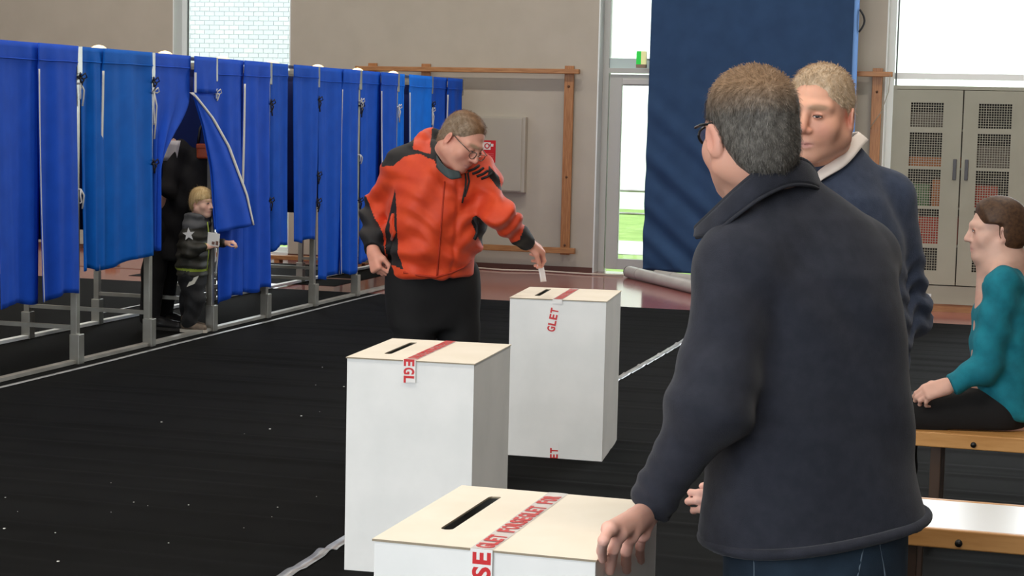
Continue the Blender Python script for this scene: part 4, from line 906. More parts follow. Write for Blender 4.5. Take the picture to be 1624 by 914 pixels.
    bot = [V(1306, 322, 3.92), V(1304, 308, 3.85), V(1288, 296, 3.77), V(1252, 294, 3.715), V(1210, 312, 3.68), V(1170, 340, 3.675), V(1134, 368, 3.70), V(1104, 376, 3.78), V(1115, 372, 3.88)]
    view_mb(band(top, bot, 40, 5, -.006, (0, 1, 0)), 'collar', FLEECE, base, fl, solid=.012)
    view_mb(MB().tube(spline(top, 40), .0075, 8), 'collar_edge', FLEECED, base, fl)
    view_mb(MB().tube(spline([p+A3(0, -.008, .0) for p in bot[:-1]], 40), .0045, 6), 'collar_seam', FLEECED, base, fl)
    # jeans
    j = Body()
    j.stack([row(960, 1172, 1440, 3.83, .135), row(880, 1160, 1440, 3.83, .14), row(830, 1160, 1440, 3.83, .13)], th, .03, 2.3)
    legs(j, (hipL+A3(0, 0, -.06), hipR+A3(0, 0, -.06)), (fL, fR), (kL, kR), (.105, .082, .07), .05)
    for f_ in (fL, fR): j.cut(f_-A3(0, 0, .045), (0, 0, -1), f_, .15)
    j.disp = lambda P: .004*np.sin(P[:, 2]*40+3*np.sin(P[:, 0]*14))*np.clip((.6-P[:, 2])*3, 0, 1)
    vp, F = j.mesh(.009); jo = to_object('jeans', vp, F, JEANS, base, o, relax=2)
    for (x0, y0, x1, y1) in ((1196, 880, 1196, 915), (1200, 884, 1290, 880), (1290, 878, 1372, 856), (1372, 856, 1360, 915), (1392, 850, 1404, 915)):
        n_ = 8; pp = []
        for i in range(n_+1):
            t = i/n_; d_ = V(x0+(x1-x0)*t, y0+(y1-y0)*t, 1)-A3(0, 0, CAMH); ks = np.linspace(3.45, 3.95, 120); Q = A3(0, 0, CAMH)+d_[None]*ks[:, None]; dd = j.ev(Q, j.pr); h_ = np.where(dd < .001)[0]
            if len(h_): pp.append(Q[h_[0]])
        if len(pp) > 2: view_mb(MB().tube(pp, .0022, 5), 'stitching', STITCH, base, jo)
    for f_ in (fL, fR): shoe(base, o, A3(f_[0], f_[1], .006)-fw*.03, fw, BLACKSHOE, SOLE, .29, .05)
    # hair
    def T(Q):
        x, y, z_ = np.abs(Q[:, 0]), Q[:, 1], Q[:, 2]
        t = .006+.005*np.clip((z_-.03)/.08, 0, 1)
        t = np.minimum(t, (z_-(-.064+np.clip(y+.06, -.05, .2)*.5))*.30)                     # nape
        front = np.where(z_ > .03, .060+(z_-.03)*.30, -.034+np.clip(z_+.02, -.1, .05)*1.1*.8)  # in front of this is bare
        t = np.minimum(t, (front-y)*.35)
        return np.clip(t, -.014, .014)+.0010*np.sin(Q[:, 0]*170+Q[:, 2]*60)*np.sin(Q[:, 1]*140+Q[:, 2]*90)
    def hc(P):
        Q = hd.loc(P); w = np.clip((Q[:, 2]-.035)/.06, 0, 1)[:, None]
        n = (.5+.5*np.sin(Q[:, 0]*210+3*np.sin(Q[:, 2]*120))*np.sin(Q[:, 2]*160+Q[:, 1]*190))[:, None]
        lo_ = A3(.085, .078, .068)*(1-n)+A3(.20, .185, .165)*n; hi_ = A3(.20, .115, .058)*(1-n)+A3(.34, .215, .125)*n
        return lo_*(1-w)+hi_*w
    def comb(Q):
        w = np.clip((Q[:, 2]-.05)/.06, 0, 1); return np.stack([Q[:, 0]*4, -.3*(1-w)+.8*w, -1.0*(1-w)+.05*w], 1)
    hair(hd, base, o, T, HAIRM, .005, hc, 16000, .013, comb, seed=3, prims=[((0, -.055, -.02), (.062, .055, .08))])
    # glasses
    gm = mat('black_glasses', srgb(18, 18, 20), 0.3); gl = MB()
    for q in (-1, 1):
        gl.tube([hd.p(q*.083, -.012, .022), hd.p(q*.083, .04, .022), hd.p(q*.070, .092, .020)], .0032, 6)
        gl.tube([hd.p(q*(.036+.028*math.cos(t)), .101-.010*abs(math.cos(t)), .004+.019*math.sin(t)) for t in np.linspace(0, 2*math.pi, 17)], .003, 6, cap=False)
    gl.tube([hd.p(-.010, .103, .008), hd.p(.010, .103, .008)], .003, 6); go = view_mb(gl, 'glasses', gm, base, o)
    for q in (-1, 1):
        n_ = 16; lv = [hd.p(q*(.036+.027*math.cos(t)), .100, .004+.018*math.sin(t)) for t in np.linspace(0, 2*math.pi, n_, endpoint=False)]
        view_mb(MB().add(lv, [tuple(range(n_))]), 'lens', LENS, base, go)
    eyes(hd, base, o)
    return o
man_fleece()
# ------------------------------------------------------------------ blond man in the navy sweater
SWEAT = mat('navy_sweater', srgb(66, 75, 95), 0.95, srgb(57, 66, 85), 40, bump=0.3, bscale=420, sheen=0.15, spec=0.15)
SHIRT = mat('pale_collar', srgb(236, 226, 218), 0.75, bump=0.05, bscale=200)
DARKTR = mat('dark_trousers', srgb(26, 28, 34), 0.85, bump=0.1, bscale=400)
def man_blond():
    thd = 215; th = math.radians(thd); rd = A3(math.sin(th), -math.cos(th), 0); fw = A3(math.cos(th), math.sin(th), 0)
    base = V(1330, 800, 4.72); base = A3(base[0], base[1], .006)
    hd = Head(V(1299, 182, 4.60), 239, 6, 3, .99); nb = V(1316, 282, 4.72)
    b = Body(); hd.prims(b, fat=.009); hd.neck(b, nb, .066, .072)
    SL, SR = V(1406, 318, 4.74), V(1262, 330, 4.58)
    EL, WL = V(1434, 498, 4.78), V(1330, 545, 4.55); ER, WR = V(1232, 500, 4.50), V(1300, 560, 4.40)
    hipc = V(1325, 640, 4.72)
    b.cone(nb, V(1322, 450, 4.70), .09, .12, .05); b.cone(V(1322, 450, 4.70), hipc, .12, .13, .05)
    for s_, e_, w_ in ((SL, EL, WL), (SR, ER, WR)): b.cone(nb, s_, .06, .05, .05); b.cone(s_, e_, .048, .04, .03); b.cone(e_, w_, .04, .029, .03)
    hand(b, WL, WR-WL+A3(-.05, .05, 0), (0, -1, .2), (0, 0, 1), (.5, .5, .55, .6), .4); hand(b, WR, WL-WR+A3(.02, -.02, -.03), (0, -1, .3), (0, 0, 1), (.5, .5, .55, .6), .4)
    hl, hr = hipc-rd*.09, hipc+rd*.09; hl[2] = hr[2] = .88; fL, fR = A3(*base)-rd*.12, A3(*base)+rd*.12; fL[2] = fR[2] = .09
    kL, kR = (hl+fL)/2+fw*.03, (hr+fR)/2+fw*.03; legs(b, (hl, hr), (fL, fR), (kL, kR), (.08, .05, .04))
    vp, F = b.mesh(.0038)
    o = to_object('person', vp, F, SKIN, base, None, col=skin_cols(hd, (.76, .40, .275), red=(.76, .32, .235), brow=(.40, .25, .16), stub=.12))
    tag(o, 'blond man in a navy sweater with a white collar, behind the man in the fleece', 'person')
    eyes(hd, base, o, (.05, .05, .05), look=(-.3, 1, -.35), open_=.34)
    g = Body()
    def row(py, x0, x1, Y, dep):
        c = V((x0+x1)/2, py, Y); return (c[2], c[0], c[1], (x1-x0)/2*Y/FPX, dep)
    g.stack([row(720, 1215, 1428, 4.70, .17), row(640, 1208, 1432, 4.70, .18), row(540, 1205, 1438, 4.70, .18), row(440, 1212, 1436, 4.69, .17), row(370, 1222, 1428, 4.69, .15), row(310, 1240, 1405, 4.68, .115), row(270, 1275, 1372, 4.68, .075)], th, .04, 2.4)
    g.cone(V(1330, 268, 4.70), SL, .066, .068, .06); g.cone(V(1322, 262, 4.73), V(1322, 300, 4.70), .082, .10, .04); g.cone(V(1310, 275, 4.66), SR, .062, .066, .06)
    g.cone(SL, EL, .076, .068, .04); g.cone(EL, WL, .066, .045, .04); g.cone(SR, ER, .074, .064, .04); g.cone(ER, WR, .062, .045, .04)
    for e_, w_ in ((EL, WL), (ER, WR)): d = (w_-e_)/np.linalg.norm(w_-e_); g.cut(w_-d*.02, d, w_, .1)
    ax = (EL-SL)/np.linalg.norm(EL-SL)
    def dp(P):
        t = (P-SL)@ax; w = np.clip((t-.10)/.12, 0, 1)*np.exp(-(np.linalg.norm(P-EL, axis=1)/.26)**2)
        return w*.008*np.sin(t*105+1.6*np.sin(P[:, 0]*40+P[:, 1]*30))+.003*np.sin(P[:, 2]*26+P[:, 0]*20)
    g.disp = dp
    vp, F = g.mesh(.0075); sw = to_object('sweater', vp, F, SWEAT, base, o, relax=2)
    # white collar leaf showing on the near side
    top = [V(1262, 268, 4.58), V(1283, 276, 4.575), V(1306, 262, 4.59), V(1332, 238, 4.62), V(1352, 218, 4.67), V(1361, 210, 4.74), V(1345, 212, 4.82)]
    bot = [V(1258, 292, 4.55), V(1280, 302, 4.54), V(1306, 284, 4.545), V(1342, 262, 4.58), V(1368, 232, 4.65), V(1376, 222, 4.74), V(1356, 228, 4.84)]
    c_ = view_mb(band(top, bot, 30, 4, -.006, (0, 1, 0)), 'shirt_collar', SHIRT, base, o, solid=.004)
    top2 = [V(1283, 276, 4.575), V(1268, 262, 4.57), V(1252, 245, 4.59), V(1244, 236, 4.66)]; bot2 = [V(1281, 304, 4.53), V(1256, 292, 4.53), V(1236, 272, 4.56), V(1228, 262, 4.66)]
    view_mb(band(top2, bot2, 16, 4, -.006, (0, 1, 0)), 'collar_leaf', SHIRT, base, c_, solid=.004)
    j = Body(); j.stack([row(760, 1222, 1424, 4.72, .14), row(700, 1215, 1428, 4.72, .15), row(600, 1215, 1430, 4.72, .15), row(565, 1225, 1425, 4.72, .14)], th, .03, 2.3)
    legs(j, (hl, hr), (fL, fR), (kL, kR), (.105, .082, .07), .05)
    for f_ in (fL, fR): j.cut(f_-A3(0, 0, .045), (0, 0, -1), f_, .15)
    vp, F = j.mesh(.011); to_object('trousers', vp, F, DARKTR, base, o, relax=2)
    for f_ in (fL, fR): shoe(base, o, A3(f_[0], f_[1], .006)-fw*.03, fw, BLACKSHOE, SOLE, .29, .05)
    def T(Q):
        x, y, z_ = np.abs(Q[:, 0]), Q[:, 1], Q[:, 2]
        t = .006+.004*np.clip((z_-.05)/.06, 0, 1)
        t = np.minimum(t, (z_-(-.07+np.clip(y+.06, -.05, .2)*.6))*.3)
        front = np.where(z_ > .03, .035+(z_-.03)*.62, -.030+np.clip(z_+.02, -.1, .05)*1.0)
        front = front+np.where(x > .045, .012, 0)*np.clip((z_-.02)*30, 0, 1)
        t = np.minimum(t, (front-y)*.35)
        return np.clip(t, -.014, .016)+.001*np.sin(Q[:, 0]*150+Q[:, 1]*60)*np.sin(Q[:, 1]*160)
    def hc(P):
        Q = hd.loc(P); n = (.5+.5*np.sin(Q[:, 0]*190+3*np.sin(Q[:, 2]*110))*np.sin(Q[:, 2]*150+Q[:, 1]*170))[:, None]
        return A3(.54, .38, .23)*(1-n)+A3(.76, .60, .43)*n
    def comb(Q):
        w = np.clip((Q[:, 2]-.05)/.06, 0, 1); return np.stack([Q[:, 0]*4, -.3*(1-w)+.7*w, -1.0*(1-w)+.05*w], 1)
    hair(hd, base, o, T, HAIRM, .005, hc, 14000, .016, comb, seed=5)
    return o
man_blond()
# ------------------------------------------------------------------ man in the orange jacket dropping a ballot
ORANGE = mat('orange_shell', srgb(218, 74, 34), 0.6, srgb(204, 62, 28), 12, bump=0.1, bscale=350, sheen=0.1)
BLACKSH = mat('black_shell', srgb(34, 32, 34), 0.7, srgb(28, 27, 28), 12, bump=0.1, bscale=350)
BLKTR = mat('black_trousers', srgb(15, 15, 17), 0.85, srgb(11, 11, 13), 8, bump=0.1, bscale=300)
GREENSH = mat('dark_green_collar', srgb(62, 74, 76), 0.8)
def man_orange():
    thd = -68; th = math.radians(thd); rd = A3(math.sin(th), -math.cos(th), 0); fw = A3(math.cos(th), math.sin(th), 0)   # rd: his right = image left
    base = V(690, 760, 8.55); base = A3(base[0], base[1], .006)
    hd = Head(V(733, 224, 8.34), -38, 34, 10, 1.07); nb = V(704, 262, 8.50)
    SR, SL = V(641, 264, 8.50), V(766, 288, 8.50); ER, WR = V(598, 335, 8.66), V(592, 398, 8.50); EL, WL = V(793, 343, 8.34), V(836, 384, 8.52)
    hipc = V(688, 445, 8.56)
    b = Body(); hd.prims(b, fat=.008); hd.neck(b, nb, .062, .072)
    b.cone(nb, V(690, 370, 8.52), .1, .13, .05); b.cone(V(690, 370, 8.52), hipc, .13, .14, .05)
    for s_, e_, w_ in ((SL, EL, WL), (SR, ER, WR)): b.cone(nb, s_, .07, .055, .05); b.cone(s_, e_, .05, .042, .03); b.cone(e_, w_, .042, .03, .03)
    hand(b, WL, V(868, 404, 8.60)-WL, (.3, -.35, .85), (-.3, -.9, -.2), (.85, .9, .95, 1.0), .8, 1.1)
    hand(b, WR, V(598, 432, 8.46)-WR, (-.75, -.6, .1), (.6, -.7, 0), (1.35, 1.4, 1.4, 1.4), .8, 1.08)
    hl, hr = hipc-rd*.1, hipc+rd*.1; hl[2] = hr[2] = .84; fL, fR = A3(*base)-rd*.13+fw*.02, A3(*base)+rd*.13; fL[2] = fR[2] = .09
    kL, kR = (hl+fL)/2+fw*.03, (hr+fR)/2+fw*.03; legs(b, (hl, hr), (fL, fR), (kL, kR), (.09, .055, .042))
    vp, F = b.mesh(.0048)
    o = to_object('person', vp, F, SKIN, base, None, col=skin_cols(hd, (.72, .36, .265), red=(.74, .28, .215), brow=(.4, .27, .17)))
    tag(o, 'man in an orange and black winter jacket dropping a ballot into the farthest box', 'person')
    eyes(hd, base, o, look=(.3, 1, -.5), open_=.22)
    g = Body()
    def row(py, x0, x1, Y, dep):
        c = V((x0+x1)/2, py, Y); return (c[2], c[0], c[1], (x1-x0)/2*Y/FPX, dep)
    g.stack([row(438, 612, 748, 8.55, .19), row(420, 610, 752, 8.55, .20), row(390, 612, 762, 8.54, .215), row(350, 614, 770, 8.52, .215), row(310, 616, 784, 8.51, .20), row(280, 622, 790, 8.50, .17), row(255, 640, 775, 8.49, .13), row(238, 664, 752, 8.48, .10)], th, .04, 2.4)
    g.cone(V(690, 246, 8.48), SR, .075, .082, .07); g.cone(V(725, 262, 8.44), SL, .075, .080, .07)
    g.cone(SR, ER, .084, .074, .05); g.cone(ER, WR, .074, .052, .04); g.cone(SL, EL, .072, .062, .05); g.cone(EL, WL, .062, .052, .05)
    for e_, w_ in ((EL, WL), (ER, WR)): d = (w_-e_)/np.linalg.norm(w_-e_); g.cut(w_-d*.005, d, w_, .12)
    # hood roll behind the neck
    hoodp = spline([V(668, 262, 8.40), V(668, 232, 8.50), V(690, 216, 8.60), V(722, 226, 8.66), V(758, 256, 8.56), V(775, 276, 8.42)], 8)
    for a_, c_ in zip(hoodp[:-1], hoodp[1:]): g.cone(a_, c_, .038, .038, .03)
    def dp(P):
        w = np.exp(-(np.linalg.norm(P-EL, axis=1)/.2)**2)*.013*np.sin((P-EL)@A3(.4, .3, -.85)*62+1.5*np.sin(P[:, 0]*25))
        w += np.exp(-(np.linalg.norm(P-ER, axis=1)/.2)**2)*.012*np.sin((P-ER)@A3(.15, .3, .95)*58+1.5*np.sin(P[:, 0]*25))
        t = .011*np.sin(P[:, 2]*44+3.2*np.sin(P[:, 0]*7+1)+P[:, 0]*10)*np.clip((1.12-P[:, 2])/.14, 0, 1)*np.clip((P[:, 2]-.8)*6, 0, 1)
        t += .004*np.sin(P[:, 2]*75+P[:, 0]*34+2*np.sin(P[:, 0]*17))*np.sin(P[:, 0]*13+P[:, 2]*9)+.006*np.sin(P[:, 2]*20-P[:, 0]*22+2*np.sin(P[:, 0]*9))
        zl = (P-nb)@rd; t += .007*np.exp(-(((zl+.005)/.012)**2))*np.clip(((P-base)@fw)*8, 0, 1)   # zip placket groove
        return w+t
    g.disp = dp
    POLY = [(1, [(600, 225), (625, 205), (700, 200), (698, 236), (690, 252), (682, 250), (668, 243), (645, 247), (626, 262), (606, 264)]),
            (0, [(656, 236), (657, 218), (676, 198), (690, 196), (686, 212), (683, 228), (686, 244), (672, 240)]),
            (1, [(684, 204), (700, 196), (720, 200), (712, 262), (698, 266), (690, 250), (684, 232)]),
            (1, [(629, 298), (632, 330), (634, 400), (643, 424), (616, 416), (611, 395), (612, 362), (620, 335)]),
            (0, [(621, 342), (628, 336), (629, 372), (623, 378), (620, 362)]),
            (1, [(555, 306), (578, 314), (592, 345), (607, 368), (611, 410), (555, 410)]),
            (1, [(832, 356), (824, 378), (812, 384), (795, 376), (776, 358), (757, 340), (748, 348), (765, 390), (800, 412), (850, 425), (870, 380)]),
            (1, [(776, 262), (792, 280), (796, 302), (787, 294), (774, 276)])]
    PW = [(m_, np.array([V(x, y, 8.5)[[0, 2]] for x, y in pl])) for m_, pl in POLY]
    def inside(Q, pl):
        r = np.zeros(len(Q), bool)
        for (x0, z0), (x1, z1) in zip(pl, np.roll(pl, -1, 0)):
            c = ((z0 > Q[:, 1]) != (z1 > Q[:, 1])); r ^= c & (Q[:, 0] < (x1-x0)*(Q[:, 1]-z0)/(z1-z0+1e-12)+x0)
        return r
    def mi(P):
        L = np.zeros(len(P), int); Q = P[:, [0, 2]]
        for m_, pl in PW: L[inside(Q, pl)] = m_
        return L
    vp, F = g.mesh(.006); jk = to_object('winter_jacket', vp, F, [ORANGE, BLACKSH], base, o, mi=mi, relax=1)
    def surf(px, py, body=g, lift=.004, y0=8.0, y1=9.0):
        d_ = V(px, py, 1)-A3(0, 0, CAMH); ks = np.linspace(y0, y1, 260); Q = A3(0, 0, CAMH)+d_[None]*ks[:, None]; dd = body.ev(Q, body.pr); h_ = np.where(dd < lift)[0]
        return Q[h_[0]] if len(h_) else None
    def line(pts, r, m, nm, par=jk):
        q = [surf(*p) for p in pts]; q = [p for p in q if p is not None]
        if len(q) > 2: view_mb(MB().tube(q, r, 6), nm, m, base, par)
    DKO = mat('orange_seam', srgb(170, 48, 20), 0.7)
    line([(705+(693-705)*t, 288+(438-288)*t) for t in np.linspace(0, 1, 16)], .004, DKO, 'zip_placket')
    line([(738, 275), (739, 285), (738, 297), (735, 312), (733, 322)], .005, BLACKSH, 'drawcord'); line([(742, 274), (744, 288), (741, 300), (737, 312)], .005, BLACKSH, 'drawcord')
    line([(612, 424), (640, 432), (665, 437), (690, 440), (715, 433), (735, 424), (748, 414)], .006, DKO, 'hem_seam')
    line([(752, 345), (757, 355), (757, 370), (752, 380)], .010, BLACKSH, 'pocket_edge'); line([(624, 340), (620, 352), (626, 368), (622, 380)], .010, ORANGE, 'pocket_edge')
    for k in range(4): line([(752+k*7+dx, 268+k*4-dx*.2+dy) for dx, dy in ((-10, 2), (0, 0), (8, -4))], .006, BLACKSH, 'yoke_rib')
    # shirt collar inside
    view_mb(band([V(692, 246, 8.36), V(700, 258, 8.30), V(712, 268, 8.26), V(728, 272, 8.27)], [V(690, 262, 8.34), V(700, 274, 8.28), V(714, 284, 8.24), V(732, 282, 8.26)], 14, 3), 'shirt_collar', GREENSH, base, o, solid=.006)
    j = Body(); j.stack([row(520, 614, 752, 8.56, .14), row(470, 610, 762, 8.56, .15), row(430, 609, 763, 8.56, .15), row(412, 613, 756, 8.56, .15)], th, .03, 2.3)
    legs(j, (hl+A3(0, 0, -.05), hr+A3(0, 0, -.05)), (fL, fR), (kL, kR), (.118, .098, .085), .04)
    for f_ in (fL, fR): j.cut(f_-A3(0, 0, .045), (0, 0, -1), f_, .16)
    j.disp = lambda P: .006*np.sin(P[:, 2]*34+3*np.sin(P[:, 0]*11))*np.clip((.75-P[:, 2])*4, 0, 1)
    vp, F = j.mesh(.011); to_object('trousers', vp, F, BLKTR, base, o, relax=2)
    for f_ in (fL, fR): shoe(base, o, A3(f_[0], f_[1], .006)-fw*.03, fw, BLACKSHOE, SOLE, .3, .052)
    def T(Q):
        x, y, z_ = np.abs(Q[:, 0]), Q[:, 1], Q[:, 2]
        t = .006+.003*np.clip((z_-.05)/.06, 0, 1)
        t = np.minimum(t, (z_-(-.07+np.clip(y+.06, -.05, .2)*.6))*.3)
        front = np.where(z_ > .03, .036+(z_-.03)*.55, -.030+np.clip(z_+.02, -.1, .05)*1.0)
        t = np.minimum(t, (front-y)*.35)
        return np.clip(t, -.014, .014)
    def hc(P):
        Q = hd.loc(P); n = (.5+.5*np.sin(Q[:, 0]*120+3*np.sin(Q[:, 2]*90))*np.sin(Q[:, 2]*110+Q[:, 1]*120))[:, None]; w = np.clip((np.abs(Q[:, 0])-.03)/.04, 0, 1)[:, None]
        return (A3(.20, .095, .04)*(1-n)+A3(.33, .18, .09)*n)*(1-w)+(A3(.25, .165, .10)*(1-n)+A3(.38, .29, .21)*n)*w
    def comb(Q):
        w = np.clip((Q[:, 2]-.05)/.06, 0, 1); return np.stack([Q[:, 0]*4, -.3*(1-w)+.8*w, -1.0*(1-w)+.05*w], 1)
    hair(hd, base, o, T, HAIRM, .006, hc, 7000, .016, comb, seed=6)
    gl = MB()
    for q in (-1, 1):
        gl.tube([hd.p(q*.083, -.012, .018), hd.p(q*.083, .04, .014), hd.p(q*.068, .104, .008)], .0024, 6)
        gl.tube([hd.p(q*(.034+.024*math.cos(t)), .112-.006*abs(math.cos(t)), -.004+.016*math.sin(t)) for t in np.linspace(0, 2*math.pi, 17)], .0022, 6, cap=False)
    gl.tube([hd.p(-.010, .116, 0), hd.p(.010, .116, 0)], .0022, 6); go = view_mb(gl, 'glasses', mat('metal_glasses', srgb(120, 105, 95), 0.3, metal=.6), base, o)
    for q in (-1, 1): view_mb(MB().add([hd.p(q*(.034+.023*math.cos(t)), .112, -.004+.015*math.sin(t)) for t in np.linspace(0, 2*math.pi, 16, endpoint=False)], [tuple(range(16))]), 'lens', LENS, base, go)
    # the ballot
    a_, c_ = V(847, 402, 8.545), V(859, 447, 8.62); ax = (c_-a_); w_ = A3(.62, .78, 0)*.045
    m = MB().sheet(lambda u, v: tuple(a_-ax*.25+ax*1.25*v+w_*(u-.4)+A3(.012*math.sin(v*2.6), 0, 0)), 4, 10); bb = A3(*V(858, 446, 8.64))
    m.v = [tuple(A3(*p)-bb) for p in m.v]; bo = m.build('ballot_paper', mat('ballot_white', srgb(246, 244, 248), 0.7), None, view_to_room(bb), YAW, solid=.0012)
    tag(bo, 'folded white ballot paper held above the slot of the farthest box', 'ballot paper')
    return o
man_orange()
# ------------------------------------------------------------------ child stepping out of the booth
def child():
    Y = 13.0; base = A3(-2.35, 13.02, .008)
    CJ = mat('dark_quilted_jacket', srgb(52, 52, 46), 0.55, srgb(42, 42, 38), 9, bump=0.1, bscale=120); CV = mat('grey_hood', srgb(84, 86, 90), 0.75); LIME = mat('lime_trim', srgb(150, 170, 60), 0.6)
    CT = mat('child_black_trousers', srgb(24, 25, 28), 0.8); CS = mat('child_shoe', srgb(112, 98, 84), 0.7, srgb(84, 74, 66), 30); WH = mat('white_patch', srgb(228, 230, 232), 0.6)
    thd = -14; th = math.radians(thd); rd = A3(math.sin(th), -math.cos(th), 0); fw = A3(math.cos(th), math.sin(th), 0)
    hd = Head(V(321, 322, 12.98), -32, 4, 0, .84); nb = V(312, 353, 13.0)
    SR, SL = V(301, 364, 12.92), V(318, 362, 13.10); ER, WR = V(299, 398, 12.86), V(329, 391, 12.86); EL, WL = V(332, 385, 13.12), V(358, 386, 13.08)
    hipc = V(305, 436, 13.0)
    b = Body(); hd.prims(b, fat=.010, detail=True); hd.neck(b, nb, .045, .05)
    b.cone(nb, hipc, .07, .08, .04)
    for s_, e_, w_ in ((SL, EL, WL), (SR, ER, WR)): b.cone(nb, s_, .04, .035, .03); b.cone(s_, e_, .032, .028, .02); b.cone(e_, w_, .027, .021, .02)
    hand(b, WR, V(340, 388, 12.86)-WR, (0, -.9, .3), (0, .2, 1), (1.0, 1.0, 1.0, 1.0), .7, .66); hand(b, WL, V(372, 384, 13.06)-WL, (0, -.3, 1), (0, -1, 0), (.9, .9, 1.0, 1.0), .6, .66)
    hl, hr = hipc-rd*.05, hipc+rd*.05; fL, fR = A3(*base)-rd*.05-fw*.03, A3(*base)+rd*.05+fw*.02; fL[2] = fR[2] = .07
    kL, kR = V(300, 478, 13.06)+fw*.0, V(310, 476, 12.95); legs(b, (hl, hr), (fL, fR), (kL, kR), (.055, .04, .03), .02)
    vp, F = b.mesh(.005)
    o = to_object('person', vp, F, SKIN, base, None, col=skin_cols(hd, (.74, .47, .37), red=(.74, .38, .32), lips=(.66, .3, .28), brow=(.55, .38, .22)))
    tag(o, 'blond child in a dark jacket with a white star on the sleeve', 'person')
    eyes(hd, base, o, look=(.1, 1, -.05), open_=.9)
    g = Body(); row = lambda py, x0, x1, Y_, dep: (V((x0+x1)/2, py, Y_)[2], V((x0+x1)/2, py, Y_)[0], Y_, dep, (x1-x0)/2*Y_/FPX)
    g.stack([row(438, 282, 328, 13.0, .125), row(425, 280, 329, 13.0, .13), row(400, 281, 330, 13.0, .13), row(375, 285, 332, 13.0, .125), row(358, 293, 328, 13.0, .10), row(347, 300, 325, 13.0, .07)], th, .03, 2.3)
    g.cone(SR, ER, .056, .052, .03); g.cone(ER, WR, .050, .038, .02); g.cone(SL, EL, .054, .05, .03); g.cone(EL, WL, .046, .036, .02)
    for e_, w_ in ((EL, WL), (ER, WR)): d = (w_-e_)/np.linalg.norm(w_-e_); g.cut(w_-d*.004, d, w_, .07)
    ring = [nb+A3(.062*math.cos(t), .062*math.sin(t), .035+.004*math.cos(t)) for t in np.linspace(0, 2*math.pi, 10)]
    for a_, c_ in zip(ring[:-1], ring[1:]): g.cone(a_, c_, .030, .030, .02); g.cone(a_-A3(0, 0, .04), c_-A3(0, 0, .04), .030, .030, .02)
    g.disp = lambda P: .006*np.sin(P[:, 2]*85+.8*np.sin(P[:, 0]*30))+.002*np.sin(P[:, 0]*90)
    def mi(P):
        L = np.zeros(len(P), int); L[(P[:, 2] > nb[2]-.035) & (np.linalg.norm(P-nb, axis=1) < .14)] = 1
        z0 = V(300, 426, 13)[2]; L[np.abs(P[:, 2]-z0+.05*(P[:, 0]-base[0])) < .009] = 2
        L[(np.linalg.norm(P-WR, axis=1) < .03)] = 2
        return L
    vp, F = g.mesh(.008); jk = to_object('jacket', vp, F, [CJ, CV, LIME], base, o, mi=mi, relax=1)
    c = V(299, 372, 12.80); rx, rz_ = A3(.96, -.1, .02), A3(.03, 0, 1); pts = []
    d_ = V(299, 372, 1)-A3(0, 0, CAMH); ks = np.linspace(12.6, 13.2, 200); Q = A3(0, 0, CAMH)+d_[None]*ks[:, None]; h_ = np.where(g.ev(Q, g.pr) < .012)[0]; c = Q[h_[0]] if len(h_) else c
    for k in range(10): r = .048 if k % 2 == 0 else .020; a = math.pi/2+k*math.pi/5+.1; pts.append(c+rx*r*math.cos(a)+rz_*r*math.sin(a))
    view_mb(MB().add(pts+[p+A3(0, .012, 0) for p in pts]+[c], [(k, (k+1) % 10, 20) for k in range(10)]+[(k, (k+1) % 10, 10+(k+1) % 10, 10+k) for k in range(10)]), 'star_patch', WH, base, jk)
    view_mb(MB().tube([V(329, 352, 12.86), V(331, 370, 12.85), V(331, 400, 12.86), V(328, 430, 12.86)], .0035, 5), 'zip', LIME, base, jk)
    j = Body(); j.cone(hipc, hipc+A3(0, 0, -.05), .105, .10, .03); legs(j, (hl, hr), (fL, fR), (kL, kR), (.082, .068, .056), .03)
    for f_ in (fL, fR): j.cut(f_-A3(0, 0, .03), (0, 0, -1), f_, .12)
    j.disp = lambda P: .004*np.sin(P[:, 2]*60+2*np.sin(P[:, 0]*30))
    vp, F = j.mesh(.009); tr = to_object('trousers', vp, F, CT, base, o, relax=1)
    p0, p1 = V(309, 440, 12.88), V(302, 453, 12.86); d_ = (p1-p0); w_ = A3(.028, 0, .012)
    view_mb(MB().add([p0-w_, p0+w_, p1+w_, p1-w_]+[q+A3(0, .06, 0) for q in (p0-w_, p0+w_, p1+w_, p1-w_)], [(0, 1, 2, 3), (0, 4, 5, 1), (1, 5, 6, 2), (2, 6, 7, 3), (3, 7, 4, 0)]), 'reflective_patch', mat('grey_patch', srgb(176, 176, 168), 0.5), base, tr)
    for f_ in (fL, fR): shoe(base, o, A3(f_[0], f_[1], .008)-fw*.03, fw, CS, mat('pale_sole', srgb(190, 184, 172), 0.7), .175, .036)
    def T(Q):
        x, y, z_ = np.abs(Q[:, 0]), Q[:, 1], Q[:, 2]
        t = .016+.006*np.clip((z_-.05)/.06, 0, 1)
        t = np.minimum(t, (z_-(-.085+np.clip(y+.06, -.05, .2)*.75))*.35); front = np.where(z_ > .028, .12, -.005+np.clip(z_+.02, -.1, .05)*1.0)
        return np.clip(np.minimum(t, (front-y)*.4), -.014, .022)
    def hc(P):
        Q = hd.loc(P); n = (.5+.5*np.sin(Q[:, 0]*140+3*np.sin(Q[:, 1]*90))*np.sin(Q[:, 1]*120))[:, None]
        return A3(.55, .36, .15)*(1-n)+A3(.80, .62, .34)*n
    comb = lambda Q: np.stack([Q[:, 0]*5, .3+Q[:, 1]*3, -.8+Q[:, 2]*2], 1)
    hair(hd, base, o, T, HAIRM, .006, hc, 2500, .035, comb, seed=8)
    cbase = V(338, 388, 12.84); m = MB().box(-.046, .046, -.002, .002, -.01, .085); m.box(-.01, .012, -.0035, -.002, .0, .022, 1).box(.02, .04, -.0035, -.002, .0, .03, 1)
